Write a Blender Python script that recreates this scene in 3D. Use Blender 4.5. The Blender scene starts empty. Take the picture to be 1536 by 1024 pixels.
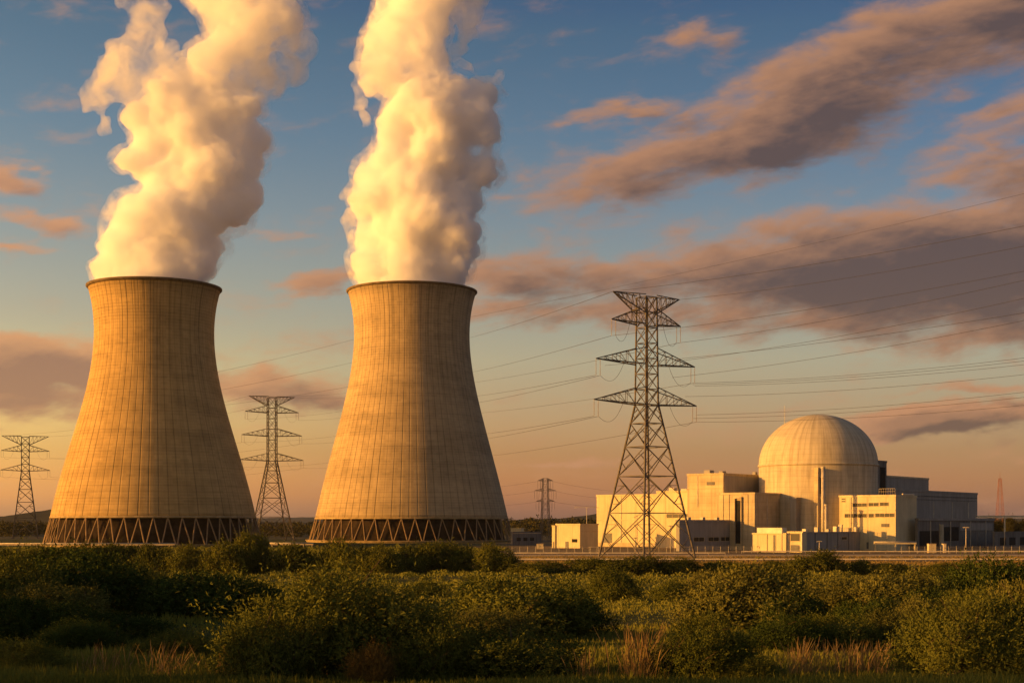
import bpy, bmesh, math, random
import numpy as np
from mathutils import Vector, Matrix, noise

SC = bpy.context.scene
COL = SC.collection
PI = math.pi

# ------------------------------------------------------------------ camera
F = 50.0 / 36.0 * 1536.0          # focal length in photo pixels
HZ = 785.0                        # photo row of the horizon
ZC = 11.4                         # eye height above the plain
cd = bpy.data.cameras.new("camera")
cam = bpy.data.objects.new("camera", cd)
COL.objects.link(cam)
cam.location = (0, 0, ZC)
cam.rotation_euler = (PI / 2, 0, 0)
cd.lens = 50
cd.sensor_width = 36
cd.shift_y = (HZ - 512) / 1536
cd.clip_start = 0.5
cd.clip_end = 60000
SC.camera = cam

# ------------------------------------------------------------------ light
SUN_AZ = math.radians(-102.5)       # measured clockwise from the view direction
SUN_EL = math.radians(9.0)
EXPOSURE = 0.6
SKY_STRENGTH = 0.05
sd = Vector((math.sin(SUN_AZ) * math.cos(SUN_EL), math.cos(SUN_AZ) * math.cos(SUN_EL), math.sin(SUN_EL)))
sl = bpy.data.lights.new("sun", "SUN")
sl.energy = 5.0
sl.angle = math.radians(0.5)
sl.color = (1.0, 0.475, 0.085)
so = bpy.data.objects.new("sun", sl)
COL.objects.link(so)
so.rotation_euler = sd.to_track_quat("Z", "Y").to_euler()
so.location = (-300, 0, 300)

vs = SC.view_settings
vs.view_transform = "Standard"
vs.look = "None"
vs.gamma = 1
vs.use_curve_mapping = False
vs.exposure = EXPOSURE
cy = SC.cycles
cy.use_denoising = True
try:
    cy.denoiser = "OPENIMAGEDENOISE"
    cy.denoising_prefilter = "ACCURATE"
except Exception:
    pass
cy.max_bounces = 32
cy.diffuse_bounces = 4
cy.glossy_bounces = 2
cy.transmission_bounces = 4
cy.volume_bounces = 28
cy.transparent_max_bounces = 32
cy.use_adaptive_sampling = True
cy.adaptive_threshold = 0.01

# ------------------------------------------------------------------ node helper
class N:
    """Small builder for node trees."""
    def __init__(s, tree):
        s.t = tree
    def n(s, kind, **kw):
        o = s.t.nodes.new(kind)
        for k, v in kw.items():
            setattr(o, k, v)
        return o
    def put(s, sock, v):
        if v is None:
            return
        if isinstance(v, bpy.types.NodeSocket):
            s.t.links.new(v, sock)
        elif isinstance(v, (tuple, list)) and sock.type == "RGBA" and len(v) == 3:
            sock.default_value = (*v, 1)
        else:
            sock.default_value = v
    def m(s, op, a, b=None, c=None, clamp=False):
        o = s.n("ShaderNodeMath", operation=op, use_clamp=clamp)
        s.put(o.inputs[0], a); s.put(o.inputs[1], b); s.put(o.inputs[2], c)
        return o.outputs[0]
    def v(s, op, a, b=None):
        o = s.n("ShaderNodeVectorMath", operation=op)
        s.put(o.inputs[0], a); s.put(o.inputs[1], b)
        return o.outputs["Value"] if op in ("LENGTH", "DISTANCE", "DOT_PRODUCT") else o.outputs[0]
    def xyz(s, v):
        o = s.n("ShaderNodeSeparateXYZ"); s.put(o.inputs[0], v)
        return o.outputs
    def com(s, x, y, z):
        o = s.n("ShaderNodeCombineXYZ")
        s.put(o.inputs[0], x); s.put(o.inputs[1], y); s.put(o.inputs[2], z)
        return o.outputs[0]
    def noise(s, vec, scale, detail=4, rough=0.55, dist=0.0):
        o = s.n("ShaderNodeTexNoise")
        s.put(o.inputs["Vector"], vec)
        o.inputs["Scale"].default_value = scale
        o.inputs["Detail"].default_value = detail
        o.inputs["Roughness"].default_value = rough
        o.inputs["Distortion"].default_value = dist
        return o.outputs["Fac"]
    def ramp(s, x, a, b, lo=0.0, hi=1.0, smooth=True):
        o = s.n("ShaderNodeMapRange", interpolation_type="SMOOTHSTEP" if smooth else "LINEAR")
        s.put(o.inputs["Value"], x)
        for k, v in zip(("From Min", "From Max", "To Min", "To Max"), (a, b, lo, hi)):
            s.put(o.inputs[k], v)
        return o.outputs["Result"]
    def mix(s, f, a, b, blend="MIX"):
        o = s.n("ShaderNodeMix", data_type="RGBA", blend_type=blend)
        s.put(o.inputs[0], f); s.put(o.inputs[6], a); s.put(o.inputs[7], b)
        return o.outputs[2]

# ------------------------------------------------------------------ sky
W = bpy.data.worlds.new("World")
SC.world = W
W.use_nodes = True
W.cycles.sampling_method = "MANUAL"
W.cycles.sample_map_resolution = 512
wt = W.node_tree
wt.nodes.clear()
g = N(wt)
sky = g.n("ShaderNodeTexSky", sky_type="NISHITA")
sky.sun_disc = False
sky.sun_elevation = SUN_EL
sky.sun_rotation = SUN_AZ
sky.altitude = 50
sky.air_density = 1.0
sky.dust_density = 1.0
sky.ozone_density = 1.5
tc = g.n("ShaderNodeTexCoord")
dx, dy, dz = g.xyz(tc.outputs["Generated"])
az = g.m("ARCTAN2", dx, dy)
hyp = g.m("SQRT", g.m("ADD", g.m("MULTIPLY", dx, dx), g.m("MULTIPLY", dy, dy)))
el = g.m("DIVIDE", dz, g.m("MAXIMUM", hyp, 1e-4))

def sky_uv(px, py):
    a = math.atan((px - 768) / F)
    return a, (HZ - py) / F * math.cos(a)

# banks of cloud at their bearings and heights: (px, py, half length, half height, tilt in degrees, weight)
CLOUDS = [
    (900, 280, 120, 30, 10, 1.00), (1010, 245, 150, 42, 14, 1.10), (1130, 205, 170, 50, 14, 1.20), (1240, 140, 170, 50, 24, 1.15),
    (1370, 75, 180, 60, 16, 1.15), (1500, 25, 170, 62, 8, 1.20), (1180, 215, 130, 30, 2, 1.08), (930, 165, 110, 13, 3, 0.98),
    (1300, 215, 40, 16, 10, 0.98), (800, 292, 40, 10, 5, 0.93),
    (1480, 196, 85, 26, 8, 1.00), (1600, 180, 90, 40, 5, 1.00),
    (1440, 262, 90, 18, 4, 0.98), (1520, 285, 110, 40, 4, 1.10), (1350, 305, 40, 9, 10, 0.88),
    (790, 415, 100, 35, -4, 1.00), (940, 425, 150, 42, 2, 1.05), (1110, 400, 150, 52, 6, 1.10), (1280, 410, 190, 68, 4, 1.25), (1460, 400, 190, 85, 2, 1.30),
    (1000, 470, 260, 22, 0, 1.08), (1300, 490, 200, 26, -2, 1.00), (800, 466, 120, 16, 0, 0.98), (1520, 500, 120, 22, 0, 1.08),
    (40, 550, 130, 36, 0, 1.30), (60, 600, 150, 20, 0, 1.15), (-60, 575, 120, 50, 0, 1.10), (150, 550, 110, 32, 0, 1.20),
    (400, 580, 125, 24, -4, 1.12), (470, 595, 60, 14, -6, 1.03), (480, 418, 62, 15, 4, 1.08), (500, 432, 40, 9, 0, 0.98), (440, 348, 44, 9, 0, 0.80),
    (24, 270, 34, 16, 8, 1.03), (55, 328, 75, 12, -4, 0.98), (35, 372, 45, 7, 0, 0.93),
    (1400, 632, 120, 14, 0, 1.3), (1490, 622, 100, 14, 0, 1.25), (1330, 640, 60, 7, 0, 1.0), (1440, 588, 90, 7, 2, 1.0), (1385, 590, 60, 6, 0, 0.83), (1010, 46, 44, 12, 4, 0.90), (1090, 60, 50, 16, 0, 0.78),
    (860, 694, 110, 5, 0, 0.88), (1010, 692, 60, 4, 0, 0.78), (120, 640, 60, 6, 0, 0.68), (1180, 120, 60, 12, 10, 0.88),
    (700, 20, 30, 30, 30, 0.58), (1120, 480, 60, 12, 0, 0.88), (1700, 380, 200, 90, 0, 1.20), (-260, 420, 150, 40, 0, 1.00), (1750, 60, 180, 80, 0, 1.00),
]

def cloud_density(u, v, fine):
    """Sum of the banks, broken up by noise drawn out along the wind. FINE: octaves."""
    p3 = g.com(g.m("MULTIPLY_ADD", v, .55, u), g.m("MULTIPLY_ADD", u, -.45, g.m("MULTIPLY", v, 2.5)), 0.37)
    wob = g.m("SUBTRACT", g.noise(p3, 14, 4, .6), 0.5)
    wob2 = g.m("SUBTRACT", g.noise(g.v("ADD", p3, (3.1, 1.7, .4)), 16, 4, .6), 0.5)
    uw = g.m("ADD", u, g.m("MULTIPLY", wob, 0.085))
    vw = g.m("ADD", v, g.m("MULTIPLY", wob2, 0.032))
    tot = None
    for (px, py, a, b, rot, w) in CLOUDS:
        cu, cv = sky_uv(px, py)
        a, b = a / F * 1.25, b / F * 1.4
        r = math.radians(rot); c, s = math.cos(r), math.sin(r)
        X = g.m("MULTIPLY_ADD", uw, c / a, g.m("MULTIPLY_ADD", vw, s / a, -(cu * c + cv * s) / a))
        Y = g.m("MULTIPLY_ADD", uw, -s / b, g.m("MULTIPLY_ADD", vw, c / b, -(-cu * s + cv * c) / b))
        q = g.m("MULTIPLY_ADD", X, X, g.m("MULTIPLY", Y, Y))
        e = g.m("MULTIPLY", g.m("SUBTRACT", 1.0, g.m("MULTIPLY", q, 0.36), clamp=True), w)
        e = g.m("MULTIPLY", e, e)
        tot = e if tot is None else g.m("SMOOTH_MAX", tot, e, 0.35)
    n1 = g.noise(p3, 20, fine, .54, .3)
    n2 = g.m("SUBTRACT", g.noise(g.v("ADD", p3, (5.3, 9.1, 2.0)), 78, max(2, fine - 4), .6, .4), .5)
    return g.m("SUBTRACT", g.m("MULTIPLY_ADD", n2, .32, g.m("MULTIPLY_ADD", n1, 1.75, tot)), 1.28)

D0 = cloud_density(az, el, 9)
D1 = cloud_density(g.m("SUBTRACT", az, 0.026), g.m("ADD", el, 0.011), 5)
D2 = cloud_density(g.m("SUBTRACT", az, 0.007), g.m("ADD", el, 0.004), 8)
mask = g.m("MULTIPLY", g.m("MULTIPLY", g.ramp(D0, -0.14, 0.78), 0.96), g.ramp(el, 0.0, 0.012))
shade = g.m("MULTIPLY_ADD", g.ramp(D1, -0.08, 1.2), .64, g.m("MULTIPLY", g.ramp(D2, 0.0, 1.45), .50))
lit = g.m("SUBTRACT", 1.0, shade, clamp=True)
low = g.ramp(el, 0.03, 0.20)
west = g.ramp(az, -.02, -.30)
c_lit = g.mix(low, g.mix(west, (.54, .265, .135), (.74, .37, .15)), g.mix(west, (.47, .235, .130), (.62, .31, .16)))
c_dark = g.mix(low, g.mix(west, (.170, .105, .078), (.40, .215, .12)), g.mix(west, (.110, .076, .074), (.30, .165, .12)))
ccol = g.mix(lit, c_dark, c_lit)
# unseen broken cloud added overhead and behind the viewer, for more fill light
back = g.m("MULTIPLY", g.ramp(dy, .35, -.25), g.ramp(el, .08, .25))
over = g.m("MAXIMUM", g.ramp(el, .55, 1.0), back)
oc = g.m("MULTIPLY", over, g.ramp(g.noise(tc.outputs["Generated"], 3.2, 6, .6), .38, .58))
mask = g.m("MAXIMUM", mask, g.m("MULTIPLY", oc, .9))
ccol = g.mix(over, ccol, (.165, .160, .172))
sky_c = g.n("ShaderNodeBackground")
# the evening air: warm close to the ground and towards the sun, deeper blue overhead
AIR = [(0.0, (1.679, 1.047, 1.441)), (0.0094, (1.917, 1.021, 1.238)), (0.0188, (2.219, 1.059, 0.95)), (0.0305, (2.276, 1.055, 0.771)), (0.0492, (2.258, 1.139, 0.743)), (0.068, (2.465, 1.339, 0.875)), (0.1148, (2.696, 1.76, 1.198)), (0.1617, (2.315, 1.708, 1.352)), (0.2086, (1.886, 1.597, 1.479)), (0.2742, (1.285, 1.371, 1.477)), (0.3445, (0.924, 1.132, 1.297)), (0.3633, (0.779, 1.0, 1.259))]
cr = g.n("ShaderNodeValToRGB")
g.put(cr.inputs[0], g.m("MULTIPLY", el, 2.5))
while len(cr.color_ramp.elements) < len(AIR):
    cr.color_ramp.elements.new(0.5)
for e_, (t_, c_) in zip(cr.color_ramp.elements, AIR):
    e_.position = max(0.0, t_ * 2.5)
    e_.color = (c_[0] / 4, c_[1] / 4, c_[2] / 4, 1)
side = g.m("MINIMUM", g.m("MAXIMUM", az, -0.9), 0.6)
sw = g.com(g.m("MULTIPLY_ADD", side, -3.0, 4.0), g.m("MULTIPLY_ADD", side, -2.2, 4.0), g.m("MULTIPLY_ADD", side, -1.0, 4.0))
glow = g.m("MULTIPLY", g.m("MAXIMUM", g.m("MULTIPLY", side, -1.0), 0.0), g.ramp(el, .15, .03))
sw = g.v("MULTIPLY", sw, g.com(g.m("MULTIPLY_ADD", glow, 1.1, 1.0), g.m("MULTIPLY_ADD", glow, 1.7, 1.0), g.m("MULTIPLY_ADD", glow, .6, 1.0)))
tint = g.v("MULTIPLY", cr.outputs[0], sw)
g.put(sky_c.inputs[0], g.mix(1.0, sky.outputs[0], tint, "MULTIPLY"))
sky_c.inputs[1].default_value = SKY_STRENGTH
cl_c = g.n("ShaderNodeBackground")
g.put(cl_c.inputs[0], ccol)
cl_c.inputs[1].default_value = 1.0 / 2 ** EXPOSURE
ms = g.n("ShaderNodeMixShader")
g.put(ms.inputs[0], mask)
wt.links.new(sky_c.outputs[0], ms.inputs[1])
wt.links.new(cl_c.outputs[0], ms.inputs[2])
wo = g.n("ShaderNodeOutputWorld")
wt.links.new(ms.outputs[0], wo.inputs[0])

# ------------------------------------------------------------------ helpers
def P(px, py, d):
    """A photo point at the distance d down the view, as a place in the scene."""
    return Vector(((px - 768) / F * d, d, ZC + (HZ - py) / F * d))

def X(px, d):
    return (px - 768) / F * d

def Zh(py, d):
    return ZC + (HZ - py) / F * d

def tag(o, label=None, cat=None, group=None, kind=None):
    if label: o["label"] = label
    if cat: o["category"] = cat
    if group: o["group"] = group
    if kind: o["kind"] = kind
    return o

def empty(name, loc=(0, 0, 0), rz=0.0, sc=1.0):
    o = bpy.data.objects.new(name, None)
    COL.objects.link(o)
    o.location = loc
    o.rotation_euler = (0, 0, rz)
    o.scale = (sc, sc, sc)
    o.empty_display_size = 2
    return o

def link(name, me, mat=None, parent=None, loc=None):
    o = bpy.data.objects.new(name, me)
    COL.objects.link(o)
    if mat is not None and not me.materials:
        me.materials.append(mat)
    if parent is not None:
        o.parent = parent
    if loc is not None:
        o.location = loc
    return o

def np_mesh(name, verts, faces, smooth=False):
    """verts: k x 3 array; faces: list of arrays, each m x n of one face size."""
    me = bpy.data.meshes.new(name)
    verts = np.asarray(verts, np.float32)
    me.vertices.add(len(verts))
    me.vertices.foreach_set("co", verts.ravel())
    fl = [np.asarray(f, np.int32) for f in faces if len(f)]
    idx = np.concatenate([f.ravel() for f in fl])
    tot = np.concatenate([np.full(len(f), f.shape[1], np.int32) for f in fl])
    me.loops.add(len(idx))
    me.loops.foreach_set("vertex_index", idx)
    me.polygons.add(len(tot))
    me.polygons.foreach_set("loop_start", np.concatenate([[0], np.cumsum(tot)[:-1]]).astype(np.int32))
    if smooth:
        me.polygons.foreach_set("use_smooth", np.ones(len(tot), bool))
    me.update(calc_edges=True)
    return me

class MB:
    """Collects simple shapes and links them as one mesh object."""
    def __init__(s):
        s.v, s.f = [], []
    def add(s, vs, fs):
        b = len(s.v)
        s.v += [tuple(p) for p in vs]
        s.f += [tuple(i + b for i in f) for f in fs]
        return s
    def box(s, lo, hi):
        x0, y0, z0 = lo; x1, y1, z1 = hi
        return s.add([(x0, y0, z0), (x1, y0, z0), (x1, y1, z0), (x0, y1, z0), (x0, y0, z1), (x1, y0, z1), (x1, y1, z1), (x0, y1, z1)],
                     [(0, 3, 2, 1), (4, 5, 6, 7), (0, 1, 5, 4), (1, 2, 6, 5), (2, 3, 7, 6), (3, 0, 4, 7)])
    def bar(s, a, b, r0, r1=None, n=4, cap=True):
        """A straight bar of n sides from a to b."""
        a, b = Vector(a), Vector(b)
        r1 = r0 if r1 is None else r1
        d = (b - a)
        if d.length < 1e-6:
            return s
        d.normalize()
        u = d.cross(Vector((0, 0, 1)) if abs(d.z) < .9 else Vector((1, 0, 0))).normalized()
        w = d.cross(u)
        vs = []
        for c, r in ((a, r0), (b, r1)):
            for k in range(n):
                t = 2 * PI * (k + .5) / n
                vs.append(c + u * (r * math.cos(t)) + w * (r * math.sin(t)))
        fs = [(k, (k + 1) % n, n + (k + 1) % n, n + k) for k in range(n)]
        if cap:
            fs += [tuple(range(n))[::-1], tuple(range(n, 2 * n))]
        return s.add(vs, fs)
    def line(s, pts, r, n=4):
        for a, b in zip(pts[:-1], pts[1:]):
            s.bar(a, b, r, n=n, cap=False)
        return s
    def build(s, name, mat, parent=None, smooth=False, bevel=0):
        me = bpy.data.meshes.new(name)
        me.from_pydata(s.v, [], s.f)
        me.update()
        if smooth:
            me.polygons.foreach_set("use_smooth", np.ones(len(me.polygons), bool))
        return link(name, me, mat, parent)

def lathe(profile, n=96, cap_top=False):
    """(verts, quads) of (r, z) pairs turned about z."""
    pr = np.array(profile, float)
    a = np.linspace(0, 2 * PI, n, endpoint=False)
    v = np.zeros((len(pr), n, 3))
    v[..., 0] = pr[:, 0:1] * np.cos(a)
    v[..., 1] = pr[:, 0:1] * np.sin(a)
    v[..., 2] = pr[:, 1:2]
    i, j = np.meshgrid(np.arange(len(pr) - 1), np.arange(n), indexing="ij")
    k = (j + 1) % n
    q = np.stack([i * n + j, i * n + k, (i + 1) * n + k, (i + 1) * n + j], -1).reshape(-1, 4)
    return v.reshape(-1, 3), q

def new_mat(name):
    m = bpy.data.materials.new(name)
    m.use_nodes = True
    t = m.node_tree
    t.nodes.clear()
    h = N(t)
    out = h.n("ShaderNodeOutputMaterial")
    return m, h, out

def finish(h, out, color, rough=0.85, spec=0.25, bump=None, metal=0.0, strength=0.4, dist=0.1):
    b = h.n("ShaderNodeBsdfPrincipled")
    h.put(b.inputs["Base Color"], color)
    h.put(b.inputs["Roughness"], rough)
    b.inputs["Specular IOR Level"].default_value = spec
    b.inputs["Metallic"].default_value = metal
    if bump is not None:
        bp = h.n("ShaderNodeBump")
        bp.inputs["Strength"].default_value = strength
        bp.inputs["Distance"].default_value = dist
        h.put(bp.inputs["Height"], bump)
        h.t.links.new(bp.outputs[0], b.inputs["Normal"])
    h.t.links.new(b.outputs[0], out.inputs["Surface"])
    return b

def plain(name, col, rough=0.8, spec=0.2, var=0.25, scale=0.6, metal=0.0):
    """A surface of one colour with soft wear."""
    m, h, out = new_mat(name)
    tcn = h.n("ShaderNodeTexCoord")
    k = h.noise(tcn.outputs["Object"], scale, 6, .6)
    f = h.ramp(k, .3, .7, 1 - var, 1 + var)
    c = h.v("MULTIPLY", (*col,), h.com(f, f, f)) if False else None
    mx = h.mix(1.0, (*col,), h.com(f, f, f), "MULTIPLY")
    finish(h, out, mx, rough, spec, metal=metal)
    return m

RNG = np.random.default_rng(7)

# ------------------------------------------------------------------ terrain
def fbm(x, y, s, seed=0):
    """Cheap smooth noise from sums of sines, for ground heights."""
    r = np.random.default_rng(seed)
    t = 0
    for k in range(7):
        a = r.uniform(0, 2 * PI); f = s * 1.55 ** k
        t = t + np.sin(x * np.cos(a) * f + y * np.sin(a) * f + r.uniform(0, 6)) * 0.62 ** k
    return t / 2.0

def ground(x, y):
    x = np.asarray(x, float); y = np.asarray(y, float)
    base = np.interp(y, [-400, 0, 20, 45, 100, 200, 300, 350, 9000], [10.5, 9.6, 8.3, 6.3, 4.2, 2.1, .55, 0, 0])
    amp = np.interp(y, [0, 60, 250, 330, 400], [.25, .45, .5, .25, .0])
    return base + amp * fbm(x, y, .05, 3)

gx = np.concatenate([np.linspace(-9000, -500, 26)[:-1], np.linspace(-500, 500, 251), np.linspace(500, 9000, 26)[1:]])
gy = np.concatenate([np.linspace(-600, -20, 12)[:-1], np.linspace(-20, 420, 221), np.linspace(420, 9000, 60)[1:]])
GX, GY = np.meshgrid(gx, gy)
gv = np.stack([GX, GY, ground(GX, GY)], -1).reshape(-1, 3)
nx, ny = len(gx), len(gy)
i, j = np.meshgrid(np.arange(ny - 1), np.arange(nx - 1), indexing="ij")
gq = np.stack([i * nx + j, i * nx + j + 1, (i + 1) * nx + j + 1, (i + 1) * nx + j], -1).reshape(-1, 4)
m, h, out = new_mat("meadow_ground")
tcn = h.n("ShaderNodeTexCoord")
po = tcn.outputs["Object"]
px_, py_, pz_ = h.xyz(po)
st = h.com(h.m("MULTIPLY", px_, .35), py_, 0.0)
k1 = h.noise(st, .06, 8, .6)
k2 = h.noise(po, 1.3, 5, .6)
green = h.mix(h.ramp(k1, .35, .65), (.030, .040, .010), (.070, .066, .018))
dry = h.mix(h.ramp(k1, .3, .7), (.26, .17, .055), (.15, .105, .036))
right = h.ramp(px_, -45, 10)
dry = h.mix(right, green, dry)
dirt = h.mix(right, green, h.mix(h.ramp(k2, .3, .7), (.10, .075, .05), (.16, .12, .08)))
far = h.mix(h.ramp(k1, .35, .65), (.055, .05, .025), (.09, .075, .04))
c = h.mix(h.ramp(py_, 300, 335), green, dry)
c = h.mix(h.m("MULTIPLY", h.ramp(py_, 452, 470), .75), c, dirt)
c = h.mix(h.ramp(py_, 950, 1100), c, far)
finish(h, out, c, 1.0, .05, bump=k2, strength=.5, dist=.4)
tag(link("ground", np_mesh("ground", gv, [gq], True), m), kind="structure")

# ------------------------------------------------------------------ cooling towers
def tower_concrete(zb, zt, rib_n, seed):
    m, h, out = new_mat("weathered_tower_concrete")
    tcn = h.n("ShaderNodeTexCoord")
    x, y, z = h.xyz(tcn.outputs["Object"])
    ang = h.m("ARCTAN2", y, x)
    # formwork lifts: thin level joints; ribs: meridian lines at even bearings
    az_ = h.m("MULTIPLY", ang, rib_n / (2 * PI))
    fr = h.m("ABSOLUTE", h.m("SUBTRACT", h.m("FRACT", h.m("ADD", az_, 100.0)), .5))
    cell = h.m("FLOOR", h.m("ADD", az_, 100.0))
    wn = h.n("ShaderNodeTexWhiteNoise", noise_dimensions="1D"); h.put(wn.inputs["W"], cell)
    joint = h.m("MULTIPLY", h.ramp(fr, .10, .015), h.ramp(wn.outputs[0], 0, 1, .15, 1.0, False))
    lz = h.m("MULTIPLY", z, 1 / 1.55)
    fz = h.m("ABSOLUTE", h.m("SUBTRACT", h.m("FRACT", lz), .5))
    wz = h.n("ShaderNodeTexWhiteNoise", noise_dimensions="1D"); h.put(wz.inputs["W"], h.m("FLOOR", lz))
    lift = h.m("MULTIPLY", h.ramp(fz, .17, .0), h.ramp(wz.outputs[0], 0, 1, .1, 1.0, False))
    # panel tone: every pour its own shade
    wp = h.n("ShaderNodeTexWhiteNoise", noise_dimensions="2D"); h.put(wp.inputs["Vector"], h.com(cell, h.m("FLOOR", lz), 0.0))
    # dirt runs down the shell
    vs_ = h.com(h.m("MULTIPLY", ang, 20.0), h.m("MULTIPLY", z, .03), seed)
    runs = h.noise(vs_, 1.0, 8, .68)
    st_ = h.noise(h.com(h.m("MULTIPLY", ang, 15.0), h.m("MULTIPLY", z, .006), seed + 2.0), 1.0, 3, .55)
    stain = h.m("MULTIPLY", h.ramp(st_, .56, .66), h.ramp(z, zb + (zt - zb) * .25, zt, .0, 1.0))
    vb = h.com(h.m("MULTIPLY", ang, 1.2), h.m("MULTIPLY", z, .12), 3.0 + seed)
    bands = h.noise(vb, 1.0, 6, .6)
    ca, sa = h.m("COSINE", ang), h.m("SINE", ang)
    blot = h.noise(h.com(h.m("MULTIPLY", ca, 3.0), h.m("MULTIPLY", sa, 3.0), h.m("MULTIPLY_ADD", z, .05, seed)), 1.4, 6, .6)
    tone = h.m("MULTIPLY_ADD", h.ramp(runs, .30, .62), .20, .84)
    tone = h.m("MULTIPLY", tone, h.ramp(bands, .34, .58, .84, 1.04))
    tone = h.m("MULTIPLY", tone, h.ramp(blot, .3, .65, .92, 1.04))
    tone = h.m("MULTIPLY", tone, h.ramp(wp.outputs[0], 0, 1, .92, 1.06, False))
    tone = h.m("MULTIPLY", tone, h.m("SUBTRACT", 1.0, h.m("MULTIPLY", joint, .46)))
    tone = h.m("MULTIPLY", tone, h.m("SUBTRACT", 1.0, h.m("MULTIPLY", lift, .30)))
    tone = h.m("MULTIPLY", tone, h.m("SUBTRACT", 1.0, h.m("MULTIPLY", stain, .30)))
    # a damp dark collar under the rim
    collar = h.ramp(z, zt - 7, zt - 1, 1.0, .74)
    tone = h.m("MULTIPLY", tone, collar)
    col = h.mix(1.0, ((.44, .30, .128) if seed < 1 else (.40, .30, .175)), h.com(tone, tone, tone), "MULTIPLY")
    hgt = h.m("SUBTRACT", h.m("MULTIPLY", runs, .4), h.m("ADD", joint, h.m("MULTIPLY", lift, .5)))
    finish(h, out, col, .9, .15, bump=hgt, strength=.55, dist=.35)
    return m

M_dark = plain("dark_fill_packing", (.030, .021, .016), 1.0, .05, .4, .3)
M_strut = plain("precast_strut_concrete", (.235, .16, .09), .9, .15, .2, .5)
M_rim = plain("sooty_rim_concrete", (.15, .11, .07), .95, .1, .3, .3)
M_basin = plain("basin_concrete", (.34, .25, .13), .9, .1, .25, .4)

def cooling_tower(cx_px, d, rows, label, n_v, rib_n, label_seed):
    """rows: (photo row, half width in photo pixels) from the foot of the shell to the rim."""
    s = d / F
    root = empty("cooling_tower", (X(cx_px, d), d, 0))
    tag(root, label, "cooling tower", "hyperbolic cooling towers")
    prof = [(hw * s, Zh(py, d)) for py, hw in rows]
    zs = np.array([p[1] for p in prof]); rs = np.array([p[0] for p in prof])
    order = np.argsort(zs)
    co = np.polyfit(zs[order], rs[order], 4)
    zb, zt = zs.min(), zs.max() - .8
    zz = np.linspace(zb, zt, 90)
    rr = np.polyval(co, zz)
    sh = [(r - .9, z) for r, z in zip(rr[::-6], zz[::-6])]
    outer = [(r, z) for r, z in zip(rr, zz)]
    v, q = lathe(sh + [(rr[0] - .9, zb)] + outer, 192)
    mat = tower_concrete(zb, zt, rib_n, label_seed)
    link("shell", np_mesh("shell", v, [q], True), mat, root)
    # rim: a thicker walkway lip
    rt = rr[-1]
    rim = [(rt - 1.2, zt - .3), (rt - 1.2, zt + .7), (rt + .9, zt + .7), (rt + .9, zt + .1), (rt + .2, zt - .7), (rt - .5, zt - .7)]
    v, q = lathe(rim, 192)
    link("rim", np_mesh("rim", v, [q]), M_rim, root)
    # ring beam at the foot of the shell
    rb = rr[0]
    v, q = lathe([(rb - 1.3, zb + .2), (rb - 1.3, zb - 1.0), (rb + .4, zb - 1.0), (rb + .3, zb - .1), (rb - .2, zb + .1)], 192)
    link("ring_beam", np_mesh("ring_beam", v, [q]), M_basin, root)
    slope = (rr[1] - rr[0]) / (zz[1] - zz[0])
    rg = rb - slope * (zb - .8) + .6
    link_fill = [(rb - 5.5, zb + 1), (rg - 5.5, .2), (rg - 7, .2)]
    v, q = lathe(link_fill, 96)
    link("fill_pack", np_mesh("fill_pack", v, [q], True), M_dark, root)
    v, q = lathe([(rg - 2.0, -.5), (rg - 2.0, 1.3), (rg + 2.2, 1.3), (rg + 2.2, .9), (rg + 1.6, .9), (rg + 1.6, -.5)], 128)
    link("basin_wall", np_mesh("basin_wall", v, [q]), M_basin, root)
    for k in range(n_v):
        a0 = 2 * PI * k / n_v
        for sgn in (-1, 1):
            a1 = a0 + sgn * PI / n_v * .92
            mb = MB()
            mb.bar((math.cos(a0) * (rb - .2), math.sin(a0) * (rb - .2), zb - .6), (math.cos(a1) * rg, math.sin(a1) * rg, 1.0), .32, .37, n=8)
            mb.build("strut", M_strut, root)
    return root, zt, rt

T1D, T2D = 740.0, 905.0
t1, z1, r1 = cooling_tower(232, T1D, [(774, 149.5), (721, 135.5), (667, 121.7), (613, 106), (569, 94.5), (540, 89.5), (510, 87.6), (480, 89), (455, 92), (431, 97)],
    "nearer concrete cooling tower whose steam spreads into two arms, at the left", 47, 66, 0.0)
t2, z2, r2 = cooling_tower(618, T2D, [(776, 144), (722, 130.6), (657.7, 114.5), (593, 98.5), (560, 91.5), (535, 87.3), (507, 86.3), (480, 88), (455, 92), (437, 96)],
    "cooling tower in the middle, between two pylons, with a straight steam column", 47, 72, 5.3)

# ------------------------------------------------------------------ steam
def steam_mat(name, dens, aniso=.1, skin=.03, ragged=None):
    m, h, out = new_mat(name)
    tcn = h.n("ShaderNodeTexCoord")
    pv = h.n("ShaderNodeVolumePrincipled")
    pv.inputs["Color"].default_value = (.9830, .9835, .9985, 1)
    pv.inputs["Anisotropy"].default_value = aniso
    pv.inputs["Density"].default_value = dens
    if ragged:
        k = h.noise(tcn.outputs["Object"], ragged[0], 6, .62, .6)
        h.put(pv.inputs["Density"], h.ramp(k, ragged[1] - .08, ragged[1] + .22, 0.0, dens * 1.7))
    h.t.links.new(pv.outputs[0], out.inputs["Volume"])
    if skin <= 0:
        return m
    tr = h.n("ShaderNodeBsdfTransparent")
    df = h.n("ShaderNodeBsdfTranslucent")
    df.inputs[0].default_value = (.9, .88, .86, 1)
    mx = h.n("ShaderNodeMixShader")
    mx.inputs[0].default_value = skin
    h.t.links.new(tr.outputs[0], mx.inputs[1]); h.t.links.new(df.outputs[0], mx.inputs[2])
    h.t.links.new(mx.outputs[0], out.inputs["Surface"])
    return m

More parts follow.
